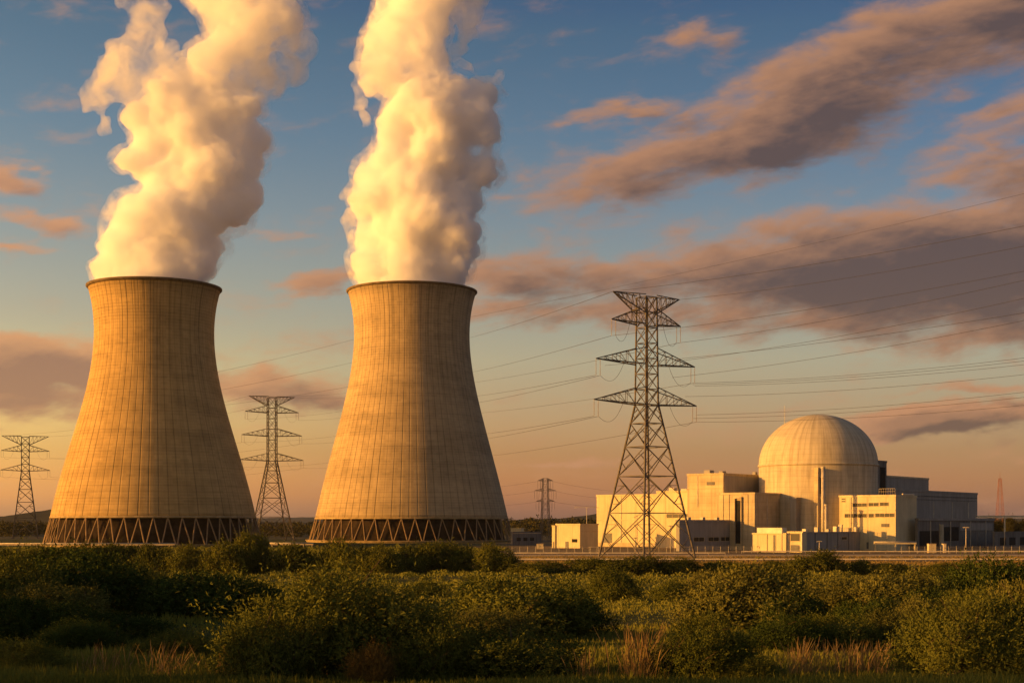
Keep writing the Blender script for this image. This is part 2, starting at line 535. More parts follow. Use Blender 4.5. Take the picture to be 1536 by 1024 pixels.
def fused(me, voxel, n_smooth):
    """The mesh with its folds fused into one clean skin."""
    tmp = bpy.data.objects.new("tmp", me)
    COL.objects.link(tmp)
    md = tmp.modifiers.new("r", "REMESH")
    md.mode = "VOXEL"; md.voxel_size = voxel; md.use_smooth_shade = True
    sm = tmp.modifiers.new("s", "SMOOTH"); sm.factor = .5; sm.iterations = n_smooth
    me2 = bpy.data.meshes.new_from_object(tmp.evaluated_get(bpy.context.evaluated_depsgraph_get()))
    bpy.data.objects.remove(tmp)
    me2.name = me.name.split(".")[0]
    me2.materials.clear()
    return me2

def puff_mesh(name, puffs, d, voxel, amp, seed, base=None):
    """One closed cloud body: balls of steam merged, then billowed by noise."""
    rnd = random.Random(seed)
    s = d / F
    bm = bmesh.new()
    for (px, py, r) in puffs:
        c = P(px, py, d)
        c.y += rnd.uniform(-.55, .55) * max(0, 70 - r) * s
        mt = Matrix.Translation(c) @ Matrix.Diagonal((r * s, r * s * rnd.uniform(.85, 1.1), r * s * rnd.uniform(.86, 1.0), 1))
        bmesh.ops.create_icosphere(bm, subdivisions=3, radius=1, matrix=mt)
    if base is not None:
        cx, zb, rb = base
        mt = Matrix.Translation((cx, d, zb)) @ Matrix.Diagonal((rb, rb, 1, 1))
        bmesh.ops.create_cone(bm, cap_ends=True, segments=48, radius1=1, radius2=.8, depth=14, matrix=mt)
    me = bpy.data.meshes.new(name)
    bm.to_mesh(me); bm.free()
    tmp = bpy.data.objects.new("tmp", me)
    COL.objects.link(tmp)
    md = tmp.modifiers.new("r", "REMESH")
    md.mode = "VOXEL"; md.voxel_size = voxel
    sm = tmp.modifiers.new("s", "SMOOTH"); sm.factor = .5; sm.iterations = 3
    dg = bpy.context.evaluated_depsgraph_get()
    me2 = bpy.data.meshes.new_from_object(tmp.evaluated_get(dg))
    bpy.data.objects.remove(tmp)
    bpy.data.meshes.remove(me)
    n = len(me2.vertices)
    co = np.zeros(n * 3); me2.vertices.foreach_get("co", co); co = co.reshape(-1, 3)
    no = np.zeros(n * 3); me2.vertices.foreach_get("normal", no); no = no.reshape(-1, 3)
    disp = np.zeros(n)
    off = Vector((seed * 13.1, seed * 7.7, seed * 3.3))
    for k in range(n):
        p = Vector(co[k])
        t = 0
        for f, a in ((1 / 26, 1.0), (1 / 12.5, .70), (1 / 6.0, .46), (1 / 3.0, .24)):
            dd = noise.voronoi(p * f + off)[0][0]
            t += a * (.42 - dd)
        t += .5 * noise.noise(p * (1 / 40) + off)
        disp[k] = t
    co += no * (disp * amp)[:, None]
    if base is not None:
        zlim = base[1] - 6
        co[:, 2] = np.maximum(co[:, 2], zlim)
        # inside the tower mouth the steam keeps clear of the shell
        low = np.clip((base[1] + 1.5 - co[:, 2]) / 2.0, 0, 1)
        rad = np.hypot(co[:, 0] - base[0], co[:, 1] - d)
        lim = base[2] * .97
        k = np.where((low > 0) & (rad > lim), lim / np.maximum(rad, .01), 1.0)
        co[:, 0] = base[0] + (co[:, 0] - base[0]) * k
        co[:, 1] = d + (co[:, 1] - d) * k
    me2.vertices.foreach_set("co", co.ravel())
    me2.polygons.foreach_set("use_smooth", np.ones(len(me2.polygons), bool))
    me2.update()
    me2.name = name
    return fused(me2, voxel * .95, 1)

M_steam = steam_mat("dense_steam", .24)
M_loose = steam_mat("loose_steam", .11, skin=.015, ragged=(.085, .42))
M_thin = steam_mat("thinning_steam", .050, skin=.008, ragged=(.075, .42))
M_veil = steam_mat("steam_veil", .042, skin=0, ragged=(.15, .47))

S1 = [(190, 402, 44), (236, 400, 66), (288, 400, 46), (186, 372, 36), (215, 355, 56), (270, 350, 58), (312, 372, 26),
      (240, 325, 60), (198, 316, 30), (295, 310, 52), (348, 303, 38), (370, 290, 22), (255, 270, 56), (192, 248, 30), (215, 252, 36), (320, 255, 56), (366, 240, 30),
      (235, 212, 42), (290, 210, 58), (352, 205, 44), (262, 165, 50), (216, 178, 26), (328, 165, 48), (298, 128, 38), (366, 160, 28), (250, 135, 26), (385, 205, 18)]
S1b = [(322, 95, 46), (370, 60, 58), (352, 15, 56), (420, 30, 46), (438, 72, 26), (330, -35, 60), (400, -40, 60), (300, 128, 32), (350, 120, 32), (392, 108, 28), (280, 100, 24), (255, 118, 24)]
S1c = [(207, 72, 30), (224, 48, 24), (250, 150, 34), (278, 122, 34), (215, 150, 34), (205, 182, 20), (182, 118, 48), (155, 150, 30), (188, 75, 32), (228, 108, 38), (165, 95, 28), (146, 128, 24), (255, 92, 30), (150, 180, 20), (136, 165, 18), (222, 22, 30), (196, 15, 22), (242, 12, 22), (208, 48, 22)]
S1d = [(430, 85, 34), (455, 72, 24), (448, 110, 20), (400, 130, 26), (385, 160, 24), (390, 195, 22), (388, 225, 18), (410, 105, 26)]
S2 = [(574, 406, 46), (620, 400, 66), (670, 402, 46), (566, 362, 36), (620, 345, 66), (680, 356, 42), (700, 380, 22), (560, 300, 38), (620, 285, 62), (684, 305, 42), (556, 268, 26),
      (590, 245, 40), (652, 232, 58), (716, 255, 34), (592, 200, 36), (734, 205, 28), (700, 180, 48), (640, 168, 54), (598, 172, 34), (722, 150, 28), (670, 140, 36), (735, 235, 20), (540, 285, 18)]
S2b = [(590, 110, 46), (560, 128, 28), (632, 88, 48), (568, 62, 32), (618, 40, 52), (578, 18, 36), (648, 8, 46), (660, 50, 28), (610, -36, 60), (652, 110, 26), (562, 95, 28), (640, 135, 40)]
S2c = [(545, 160, 22), (552, 182, 16), (540, 140, 18), (538, 110, 18), (530, 130, 12)]
S2d = [(692, 12, 34), (700, 45, 22), (684, 72, 20), (700, -20, 34), (690, 100, 16), (745, 122, 20), (760, 140, 14), (722, 118, 20), (705, 108, 18)]
S2e = [(522, 325, 22), (518, 298, 16), (530, 350, 16), (526, 275, 14)]

def plume(parts, d, cx_px, zt, rt, label, seed):
    root = empty("steam_plume", (X(cx_px, d), d, zt))
    tag(root, label, "steam", "steam plumes over the cooling towers")
    base = (X(cx_px, d), zt, rt - 2.2)
    shift = Matrix.Translation((-X(cx_px, d), -d, -zt))
    for kk, (nm, pf, vox, amp, mat) in enumerate(parts):
        me = puff_mesh(nm, pf, d, vox, amp, seed + kk, base if nm == "billow" else None)
        me.transform(shift)
        link(nm, me, mat, root)
        if nm in ("billow", "spreading_cloud"):
            # thin steam that hangs round the dense body
            ve = me.copy(); ve.name = "veil"
            ve.materials.clear()
            n = len(ve.vertices)
            co = np.zeros(n * 3); ve.vertices.foreach_get("co", co); co = co.reshape(-1, 3)
            no = np.zeros(n * 3); ve.vertices.foreach_get("normal", no); no = no.reshape(-1, 3)
            grow = 3.6 + 3.0 * fbm(co[:, 0] + co[:, 1] * .7, co[:, 2], .12, seed)
            grow = np.clip(grow, .5, 8) * (np.clip((co[:, 2] + 2) / 8, 0, 1))
            co = co + no * grow[:, None]
            ve.vertices.foreach_set("co", co.ravel()); ve.update()
            ve = fused(ve, vox * 1.4, 2)
            link("veil", ve, M_veil, root)
    return root

plume([("billow", S1, 1.0, 7.0, M_steam), ("spreading_cloud", S1b, 1.3, 8.5, M_loose), ("wisp", S1c, 1.3, 8.5, M_thin), ("wisp", S1d, 1.3, 8, M_thin)], T1D, 232, z1, r1,
      "thick white steam parting in two arms above the left tower", 3)
plume([("billow", S2, 1.2, 8.5, M_steam), ("spreading_cloud", S2b, 1.6, 10, M_loose), ("wisp", S2c, 1.6, 8, M_thin), ("wisp", S2d, 1.6, 8, M_thin), ("wisp", S2e, 1.6, 7, M_thin)], T2D, 618, z2, r2,
      "thick white steam rising in one column above the middle tower", 11)

# ------------------------------------------------------------------ reactor buildings
def panel_mat(name, col, pw=3.0, ph=3.0, joint=.22, var=.10, streak=.25, rough=.85, vertical=False):
    """Concrete or sheet cladding: joints in a grid, each panel its own tone, dirt running down."""
    m, h, out = new_mat(name)
    tcn = h.n("ShaderNodeTexCoord")
    x, y, z = h.xyz(tcn.outputs["Object"])
    hx = h.m("ADD", h.m("MULTIPLY", x, .94), h.m("MULTIPLY", y, .77))
    gx_ = h.m("MULTIPLY", hx, 1 / pw)
    gz_ = h.m("MULTIPLY", z, 1 / ph)
    fx = h.m("ABSOLUTE", h.m("SUBTRACT", h.m("FRACT", gx_), .5))
    fz = h.m("ABSOLUTE", h.m("SUBTRACT", h.m("FRACT", gz_), .5))
    jt = h.ramp(fx, .06, .0)
    if not vertical:
        jt = h.m("MAXIMUM", jt, h.ramp(fz, .05, .0))
    wp = h.n("ShaderNodeTexWhiteNoise", noise_dimensions="2D")
    h.put(wp.inputs["Vector"], h.com(h.m("FLOOR", gx_), 0.0 if vertical else h.m("FLOOR", gz_), 0.0))
    run = h.noise(h.com(h.m("MULTIPLY", x, .8), h.m("MULTIPLY", y, .8), h.m("MULTIPLY", z, .06)), 1.0, 7, .65)
    blot = h.noise(tcn.outputs["Object"], .12, 6, .6)
    tone = h.ramp(wp.outputs[0], 0, 1, 1 - var, 1 + var, False)
    tone = h.m("MULTIPLY", tone, h.ramp(run, .3, .62, 1 - streak, 1.03))
    tone = h.m("MULTIPLY", tone, h.ramp(blot, .3, .65, .88, 1.05))
    tone = h.m("MULTIPLY", tone, h.m("SUBTRACT", 1.0, h.m("MULTIPLY", jt, joint)))
    c = h.mix(1.0, (*col,), h.com(tone, tone, tone), "MULTIPLY")
    finish(h, out, c, rough, .2, bump=h.m("MULTIPLY", jt, -1.0), strength=.4, dist=.12)
    return m

def dome_mat():
    m, h, out = new_mat("containment_concrete")
    tcn = h.n("ShaderNodeTexCoord")
    x, y, z = h.xyz(tcn.outputs["Object"])
    ang = h.m("ARCTAN2", y, x)
    a_ = h.m("ADD", h.m("MULTIPLY", ang, 64 / (2 * PI)), 100.0)
    z_ = h.m("MULTIPLY", z, 1 / 2.4)
    fa = h.m("ABSOLUTE", h.m("SUBTRACT", h.m("FRACT", a_), .5))
    fz = h.m("ABSOLUTE", h.m("SUBTRACT", h.m("FRACT", z_), .5))
    jt = h.m("MAXIMUM", h.ramp(fa, .06, 0), h.ramp(fz, .06, 0))
    wp = h.n("ShaderNodeTexWhiteNoise", noise_dimensions="2D")
    h.put(wp.inputs["Vector"], h.com(h.m("FLOOR", a_), h.m("FLOOR", z_), 0.0))
    runs = h.noise(h.com(h.m("MULTIPLY", ang, 14.0), h.m("MULTIPLY", z, .04), 0.0), 1.0, 7, .65)
    tone = h.ramp(wp.outputs[0], 0, 1, .95, 1.04, False)
    tone = h.m("MULTIPLY", tone, h.ramp(runs, .3, .62, .70, 1.04))
    tone = h.m("MULTIPLY", tone, h.m("SUBTRACT", 1.0, h.m("MULTIPLY", jt, .22)))
    c = h.mix(1.0, (.49, .415, .30), h.com(tone, tone, tone), "MULTIPLY")
    finish(h, out, c, .85, .2, bump=h.m("MULTIPLY", jt, -1.0), strength=.35, dist=.12)
    return m

M_hall = panel_mat("pale_sheet_cladding", (.58, .48, .29), 2.2, 6.0, .14, .05, .14, vertical=True)
M_conc = panel_mat("building_concrete", (.50, .40, .25), 3.2, 3.2, .20, .07, .22)
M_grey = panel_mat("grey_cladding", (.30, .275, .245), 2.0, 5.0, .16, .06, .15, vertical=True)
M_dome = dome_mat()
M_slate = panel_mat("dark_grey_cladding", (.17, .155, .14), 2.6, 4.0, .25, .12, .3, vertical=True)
M_trim = plain("roof_edge_metal", (.52, .40, .24), .6, .3, .15, .4)
M_glass = plain("dark_window_glass", (.022, .019, .016), .45, .25, .2, .8)
M_pipe = plain("galvanised_pipe", (.42, .36, .28), .55, .4, .2, .5)
M_black = plain("louvre_and_opening_shade", (.022, .020, .018), .9, .1, .3, .6)  # near-black for louvres, and painted shade inside slots and openings
M_white = plain("white_painted_metal", (.66, .56, .40), .6, .3, .15, .4)
M_door = plain("painted_steel_door", (.12, .11, .10), .6, .3, .2, .6)

TH = math.radians(38)
LA = Vector((-math.cos(TH), math.sin(TH), 0))    # along the sunlit fronts, to the left and away
LB = Vector((math.sin(TH), math.cos(TH), 0))     # along the shaded sides, to the right and away

def corner_box(xl, xn, xr, top, d):
    """(near corner, length of lit front, length of shaded side, height) of a block seen corner on."""
    n0 = Vector((X(xn, d), d, 0))
    def reach(dirv, px):
        k = (px - 768) / F
        t = (k * n0.y - n0.x) / (dirv.x - k * dirv.y)
        return max(t, .5)
    return n0, reach(LA, xl), reach(LB, xr), Zh(top, d)

class Block:
    """A building block on its own axes: u runs left along the lit front, w runs right along the shaded side, both from the near corner."""
    def __init__(s, xl, xn, xr, top, d):
        s.n0, s.a, s.b, s.h = corner_box(xl, xn, xr, top, d)
        s.d = d
    def p(s, u, w, z):
        return s.n0 + LA * u + LB * w + Vector((0, 0, z))
    def prism(s, mb, u0, u1, w0, w1, z0, z1):
        vs = [s.p(u, w, z) for z in (z0, z1) for (u, w) in ((u0, w0), (u1, w0), (u1, w1), (u0, w1))]
        return mb.add([v - s.org for v in vs], [(0, 1, 2, 3), (4, 7, 6, 5), (0, 4, 5, 1), (1, 5, 6, 2), (2, 6, 7, 3), (3, 7, 4, 0)])
    def u_of(s, px):
        """Distance along the lit front at which the photo column px stands."""
        k = (px - 768) / F
        return (k * s.n0.y - s.n0.x) / (LA.x - k * LA.y)
    def w_of(s, px):
        k = (px - 768) / F
        return (k * s.n0.y - s.n0.x) / (LB.x - k * LB.y)
    def z_of(s, py):
        return Zh(py, s.d)

def make_block(name, label, xl, xn, xr, top, d, mat, parapet=.9, cat="building", z0=0.0, group=None, roof_mat=None):
    b = Block(xl, xn, xr, top, d)
    root = empty(name, b.n0)
    tag(root, label, cat, group)
    b.org = b.n0.copy()
    b.root = root
    mb = MB()
    b.prism(mb, 0, b.a, 0, b.b, z0 - .3, b.h - parapet)
    mb.build("wall", mat, root)
    # roof slab with a raised edge all round
    mb = MB()
    e = .22
    b.prism(mb, -e, b.a + e, -e, .5, b.h - parapet, b.h)
    b.prism(mb, -e, b.a + e, b.b - .5, b.b + e, b.h - parapet, b.h)
    b.prism(mb, -e, .5, .5, b.b - .5, b.h - parapet, b.h)
    b.prism(mb, b.a - .5, b.a + e, .5, b.b - .5, b.h - parapet, b.h)
    b.prism(mb, .5, b.a - .5, .5, b.b - .5, b.h - parapet, b.h - parapet + .25)
    mb.build("roof", roof_mat or mat, root)
    return b

def on_front(b, name, px0, px1, py0, py1, mat, depth=.12, inset=False, parent=None, label=None):
    """A piece on the lit front between two photo columns and rows."""
    u1, u0 = b.u_of(px0), b.u_of(px1)
    mb = MB()
    b.prism(mb, u0, u1, -depth, .05, b.z_of(py1), b.z_of(py0))
    o = mb.build(name, mat, parent or b.root)
    if label: o["label"] = label
    return o

def on_side(b, name, px0, px1, py0, py1, mat, depth=.12, parent=None):
    w0, w1 = b.w_of(px0), b.w_of(px1)
    mb = MB()
    b.prism(mb, -depth, .05, w0, w1, b.z_of(py1), b.z_of(py0))
    return mb.build(name, mat, parent or b.root)

def window_band(b, px0, px1, py0, py1, n, front=True):
    """A strip window: glass with a frame and mullions proud of it."""
    f = on_front if front else on_side
    g_ = f(b, "window", px0, px1, py0, py1, M_glass, .06)
    mb = MB()
    zz0, zz1 = b.z_of(py1), b.z_of(py0)
    if front:
        u1, u0 = b.u_of(px0), b.u_of(px1)
        bx = lambda a0, a1, z0, z1: b.prism(mb, a0, a1, -.2, .06, z0, z1)
    else:
        u0, u1 = b.w_of(px0), b.w_of(px1)
        bx = lambda a0, a1, z0, z1: b.prism(mb, -.2, .06, a0, a1, z0, z1)
    bx(u0 - .1, u1 + .1, zz0 - .14, zz0); bx(u0 - .1, u1 + .1, zz1, zz1 + .10)
    n = max(1, n // 2)
    for k in range(n + 1):
        c_ = u0 + (u1 - u0) * k / n
        bx(c_ - .05, c_ + .05, zz0, zz1)
    mb.build("frame", M_trim, g_)
    return g_

# containment: drum and dome
DD = 652.0
ds = DD / F
dcx = X(1227, DD)
root = empty("reactor_containment", (dcx, DD, 0))
tag(root, "great pale concrete reactor dome on a round drum among lower buildings", "reactor dome")
RD = 87.6 * ds
zsp, zap = Zh(698, DD), Zh(622.5, DD)
v, q = lathe([(RD, -1), (RD, zsp * .5), (RD, zsp - .55)], 160)
link("drum", np_mesh("drum", v, [q], True), M_dome, root)
v, q = lathe([(RD - .2, zsp - .55), (RD + .45, zsp - .55), (RD + .45, zsp + .25), (RD - .05, zsp + .25)], 160)
link("spring_ring", np_mesh("spring_ring", v, [q]), M_dome, root)
pr = [(RD * math.cos(t) if t < PI / 2 - .01 else .02, zsp + .25 + (zap - zsp) * math.sin(t)) for t in np.linspace(0, PI / 2, 40)]
v, q = lathe(pr, 160)
link("dome", np_mesh("dome", v, [q], True), M_dome, root)
mb = MB()
mb.bar((X(1177, DD) - dcx, 0, Zh(640, DD)), (X(1177, DD) - dcx, 0, Zh(608, DD)), .14, .08, n=5)
mb.bar((X(1177, DD) - dcx - .5, 0, Zh(634, DD)), (X(1177, DD) - dcx + .5, 0, Zh(634, DD)), .08)
mb.build("lightning_rod", M_pipe, root)

# left-hand group, from the back to the front
b = make_block("auxiliary_hall", "long low sunlit hall behind the tall pylon's legs", 895, 1076, 1100, 739, 668, M_hall)
for k, px in enumerate((931, 966, 1005, 1040)):
    on_front(b, "downpipe", px, px + 1.2, 742, 823, M_pipe, .18)
on_front(b, "string_course", 896, 1076, 779, 780.5, M_trim, .2)
on_front(b, "loading_door", 905, 918, 800, 823, M_door, .1)
on_front(b, "plinth", 896, 1076, 815, 824, M_conc, .35)
b = make_block("upper_hall", "bright yellow upper hall raised over the long low hall", 985, 1079, 1090, 734.5, 655, M_hall)
on_front(b, "fascia", 986, 1079, 734.6, 737, M_trim, .3)
window_band(b, 1000, 1036, 770, 776, 8)
on_front(b, "shade_panel", 1043, 1078, 765, 778, M_slate, .06)  # dark panel paints the shadow on this front
on_front(b, "shade_panel_sill", 1042, 1079, 778, 779.5, M_trim, .5)
for k in range(4):
    m2 = MB(); u_ = b.a * (.15 + .2 * k)
    b.prism(m2, u_, u_ + 3.0, 2, 4.5, b.h - .6, b.h + .9 + .5 * (k % 2))
    m2.build("roof_unit", M_pipe, b.root)
b = make_block("fuel_building", "tall plain concrete block just left of the dome", 1031, 1085, 1142, 709, 640, M_conc)
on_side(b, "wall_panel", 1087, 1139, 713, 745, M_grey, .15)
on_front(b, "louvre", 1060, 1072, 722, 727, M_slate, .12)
on_front(b, "string_course", 1031.5, 1085, 730, 731, M_trim, .2)
on_front(b, "downpipe", 1046, 1046.9, 711, 760, M_pipe, .25)
mb = MB()
for (u0, u1, w0, w1, hh) in ((2, 4, 3, 6, 1.0), (b.a * .5, b.a * .5 + 3, 4, 8, 1.6), (1, 2.5, b.b - 4, b.b - 2, 1.4)):
    m2 = MB(); b.prism(m2, u0, u1, w0, w1, b.h - .6, b.h + hh)
    m2.build("roof_unit", M_grey, b.root)
b = make_block("safeguard_building", "concrete block with a tall dark slot, in front of the dome", 1075, 1132, 1198, 738, 616, M_conc)
on_front(b, "slot", 1103.5, 1112, 750, 815, M_black, .08)  # black panel paints the shade inside the slot
for px in (1102.3, 1112.2):
    on_front(b, "slot_jamb", px, px + 1.2, 747, 816, M_conc, .9)
on_front(b, "slot_lintel", 1102.3, 1113.4, 744.5, 747, M_conc, .95)
for px in (1084, 1093, 1121):
    on_front(b, "pilaster", px, px + 1.1, 740, 823, M_conc, .25)
for px in (1150, 1192):
    on_side(b, "downpipe", px, px + 1.0, 741, 822, M_pipe, .2)
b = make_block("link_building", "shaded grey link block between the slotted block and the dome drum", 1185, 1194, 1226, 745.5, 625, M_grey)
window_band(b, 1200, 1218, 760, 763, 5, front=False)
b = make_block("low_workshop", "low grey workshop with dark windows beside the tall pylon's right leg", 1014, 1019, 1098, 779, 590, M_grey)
for (p0, p1) in ((1040, 1056), (1062, 1078), (1081, 1094)):
    window_band(b, p0, p1, 806, 812, 4, front=False)
mb = MB()
for k in range(3):
    m2 = MB(); w_ = b.b * (.2 + .27 * k)
    b.prism(m2, 1, 2.4, w_, w_ + 2.2, b.h - .5, b.h + 1.1)
    m2.build("roof_unit", M_pipe, b.root)

# stair tower against the drum, with its vent pipes
b = make_block("stair_tower", "narrow sunlit stair tower standing against the dome drum", 1221, 1227, 1241, 701, 622, M_conc)
window_band(b, 1229, 1232, 715, 740, 1, front=False)
def pipe_thing(name, label, px, y0, y1, d, r, cat="pipe"):
    root = empty(name, (X(px, d), d, Zh(y1, d)))
    tag(root, label, cat)
    hgt = Zh(y0, d) - Zh(y1, d)
    mb = MB(); mb.bar((0, 0, 0), (0, 0, hgt), r, n=12); mb.build("pipe", M_pipe, root, True)
    mb = MB()
    mb.bar((0, 0, hgt - .3), (0, 0, hgt + .35), r * 1.35, n=12)
    mb.build("cap", M_pipe, root)
    for k in range(4):
        mb = MB(); z_ = hgt * (k + .5) / 4
        mb.bar((0, 0, z_), (0, 0, z_ + .3), r * 1.25, n=12)
        mb.bar((0, 0, z_ + .15), (0, 1.8, z_ + .15), .12)
        mb.build("bracket", M_pipe, root)
    return root
pipe_thing("vent_pipe", "tall vent pipe running up the stair tower's shaded side", 1234.5, 701, 823, 612, .75)
pipe_thing("vent_pipe", "short vent pipe beside the tall vent pipe", 1239, 757, 823, 610, .6)

# right-hand group
b = make_block("lift_shaft", "narrow dark shaft rising at the right edge of the dome", 1314, 1318, 1330, 690, 668, M_slate)
on_side(b, "louvre", 1320, 1328, 700, 740, M_black, .1)
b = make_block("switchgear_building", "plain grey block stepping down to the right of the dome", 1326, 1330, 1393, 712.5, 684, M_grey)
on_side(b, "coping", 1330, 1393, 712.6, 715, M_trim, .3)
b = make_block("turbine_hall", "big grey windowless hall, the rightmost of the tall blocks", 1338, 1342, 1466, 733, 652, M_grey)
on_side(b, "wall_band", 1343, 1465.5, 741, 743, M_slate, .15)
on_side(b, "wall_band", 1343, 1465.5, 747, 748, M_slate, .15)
for px in (1372, 1400, 1428, 1452):
    on_side(b, "downpipe", px, px + .9, 750, 822, M_pipe, .15)
b = make_block("office_building", "sunlit office block with two rows of strip windows", 1259, 1343.5, 1375, 741.5, 604, M_hall)
window_band(b, 1279, 1300.5, 754, 759, 7)
window_band(b, 1303, 1318, 753.5, 758.5, 5)
window_band(b, 1320, 1332.5, 753, 758, 4)
window_band(b, 1267, 1300.5, 770, 775.5, 10)
window_band(b, 1303, 1311, 770, 775.5, 3)
window_band(b, 1313, 1341.5, 769.5, 775, 9)
window_band(b, 1262.5, 1268, 746.3, 748, 2)
window_band(b, 1262.5, 1268, 750, 751.6, 2)
on_front(b, "string_course", 1259.5, 1343, 764, 765, M_trim, .2)
on_front(b, "downpipe", 1276, 1276.9, 744, 823, M_pipe, .25)
on_front(b, "louvre", 1322, 1334, 785, 790, M_slate, .12)
on_front(b, "door", 1300, 1303, 813, 823, M_door, .1)
on_side(b, "wall_lamp", 1353, 1370, 739.6, 741.2, M_white, .5)
for k in range(9):
    pass
mb = MB()
u = np.linspace(.5, b.a * .3, 8)
for t_ in u:
    mb.bar(b.p(t_, .5, b.h) - b.org, b.p(t_, .5, b.h + 2.6) - b.org, .07)
mb.line([b.p(u[0], .5, b.h + 2.6) - b.org, b.p(u[-1], .5, b.h + 2.6) - b.org], .07)
mb.line([b.p(u[0], .5, b.h + 1.4) - b.org, b.p(u[-1], .5, b.h + 1.4) - b.org], .06)
mb.line([b.p(.5, .5, b.h + 2.6) - b.org, b.p(.5, 9, b.h + 2.6) - b.org], .07)
mb.build("roof_railing", M_pipe, b.root)
b = make_block("annex", "low dark annex with deep openings along the grey hall's foot", 1373, 1376.5, 1491, 776.5, 612, M_slate)
on_side(b, "fascia", 1377, 1490, 776.6, 780, M_grey, .5)
on_side(b, "cladding_panel", 1440, 1488, 784, 796, M_grey, .25)
on_side(b, "opening_shade", 1416, 1438, 790, 812, M_black, .06)  # black panel on the wall, shade of an opening painted in
on_side(b, "opening_shade", 1379, 1408, 796, 823, M_black, .06)
on_side(b, "column", 1409, 1414, 786, 823, M_conc, .5)
on_side(b, "roller_door", 1444, 1462, 799, 823, M_door, .12)
on_side(b, "roller_door", 1466, 1484, 799, 823, M_door, .12)
for px in (1395, 1425, 1455, 1478):
    on_side(b, "downpipe", px, px + .7, 781, 823, M_pipe, .3)

def ladder(b, px, py0, py1, front=True):
    mb = MB()
    z0, z1 = b.z_of(py1), b.z_of(py0)
    if front:
        u = b.u_of(px); pt_ = lambda o_, z_: b.p(u + o_, -.35, z_) - b.org
    else:
        w = b.w_of(px); pt_ = lambda o_, z_: b.p(-.35, w + o_, z_) - b.org
    for o_ in (-.35, .35):
        mb.bar(pt_(o_, z0), pt_(o_, z1 + 1.0), .07)
    for z_ in np.arange(z0 + .4, z1, .8):
        mb.bar(pt_(-.35, z_), pt_(.35, z_), .045, cap=False)
    mb.build("ladder", M_door, b.root)

# low fronts by the road
b = make_block("gatehouse", "small sunlit flat-roofed gatehouse with a white roof, in front of the slotted block", 1129, 1179, 1186, 799, 566, M_hall, .5)
m2 = MB(); b.prism(m2, 1.5, b.a - 2.2, -.5, b.b - .6, b.h - .2, b.h + 2.1)
m2.build("roof_deck", M_white, b.root)
on_front(b, "door", 1160, 1163, 802, 826, M_door, .1)
on_front(b, "pilaster", 1150, 1151.2, 800, 826, M_conc, .2)
on_front(b, "pilaster", 1172, 1173.2, 800, 826, M_conc, .2)
b = make_block("control_cabin", "sunlit cabin with one square dark window beside the gatehouse", 1181, 1204, 1210, 796.5, 563, M_hall, .6)
window_band(b, 1186, 1200, 800, 811, 3)
on_front(b, "door", 1186, 1199, 817, 827, M_door, .1)
on_front(b, "post", 1181.5, 1183.5, 798, 828, M_white, .35)
on_front(b, "post", 1201.5, 1203.5, 798, 828, M_white, .35)
b = make_block("storage_shed", "long low shaded shed with plant and railings on its roof", 1203, 1206, 1308, 797.5, 572, M_grey, .5)
for px in (1222, 1240, 1256, 1272, 1290):
    on_side(b, "rib", px, px + .9, 799, 826, M_slate, .2)
window_band(b, 1262, 1270, 806, 810, 2, front=False)
for k, (px, w_, hh) in enumerate(((1212, 2.0, 1.2), (1230, 1.4, 1.9), (1246, 1.6, 1.1), (1258, 3.0, 2.2), (1266, 1.0, 3.0), (1276, 2.4, 1.6), (1288, 2.2, 1.9), (1299, 1.6, 1.4))):
    m2 = MB(); c_ = b.w_of(px)
    b.prism(m2, 1.0, 2.6, c_, c_ + w_, b.h - .3, b.h + hh)
    m2.build("roof_unit", M_white if k % 3 == 0 else M_pipe, b.root)
mb = MB()
w0, w1 = b.w_of(1255), b.w_of(1306)
for t_ in np.linspace(w0, w1, 14):
    mb.bar(b.p(.3, t_, b.h) - b.org, b.p(.3, t_, b.h + 1.5) - b.org, .06)
for z_ in (.8, 1.5):
    mb.line([b.p(.3, w0, b.h + z_) - b.org, b.p(.3, w1, b.h + z_) - b.org], .05)
mb.build("roof_railing", M_pipe, b.root)

# outlying boxes to the left of the halls
b = make_block("pump_house", "small bright pump house far left of the halls", 834, 870, 897, 785, 660, M_hall, .6)
on_front(b, "door", 848, 853, 812, 823, M_door, .1)
on_side(b, "wall_band", 871, 896, 796, 797.2, M_trim, .15)
on_front(b, "louvre", 858, 866, 808, 813, M_black, .1)
b = make_block("valve_hut", "thin sunlit hut at the left end of the pump house", 828, 832.5, 835, 787.5, 668, M_hall, .3)
on_front(b, "door", 829.4, 831.4, 812, 822, M_door, .08)
b = make_block("boundary_building", "low grey flat building between the middle tower and the small pylon", 766, 769, 812, 797, 760, M_slate, .5)
on_side(b, "wall_band", 770, 811, 799, 800, M_trim, .2)
for p0 in (775, 785, 795):
    on_side(b, "opening_shade", p0, p0 + 6, 806, 811, M_black, .1)
b = make_block("far_shed", "tiny sunlit far shed peeping over the low grey building", 766, 781, 786, 791.5, 860, M_hall, .4)
on_front(b, "door", 771, 774, 797, 805, M_door, .08)
b = make_block("dark_shed", "dark low shed at the far right under the trees", 1489, 1492, 1585, 797, 640, M_slate, .5)
for p0 in (1500, 1514, 1530):
    on_side(b, "opening_shade", p0, p0 + 9, 806, 818, M_black, .1)

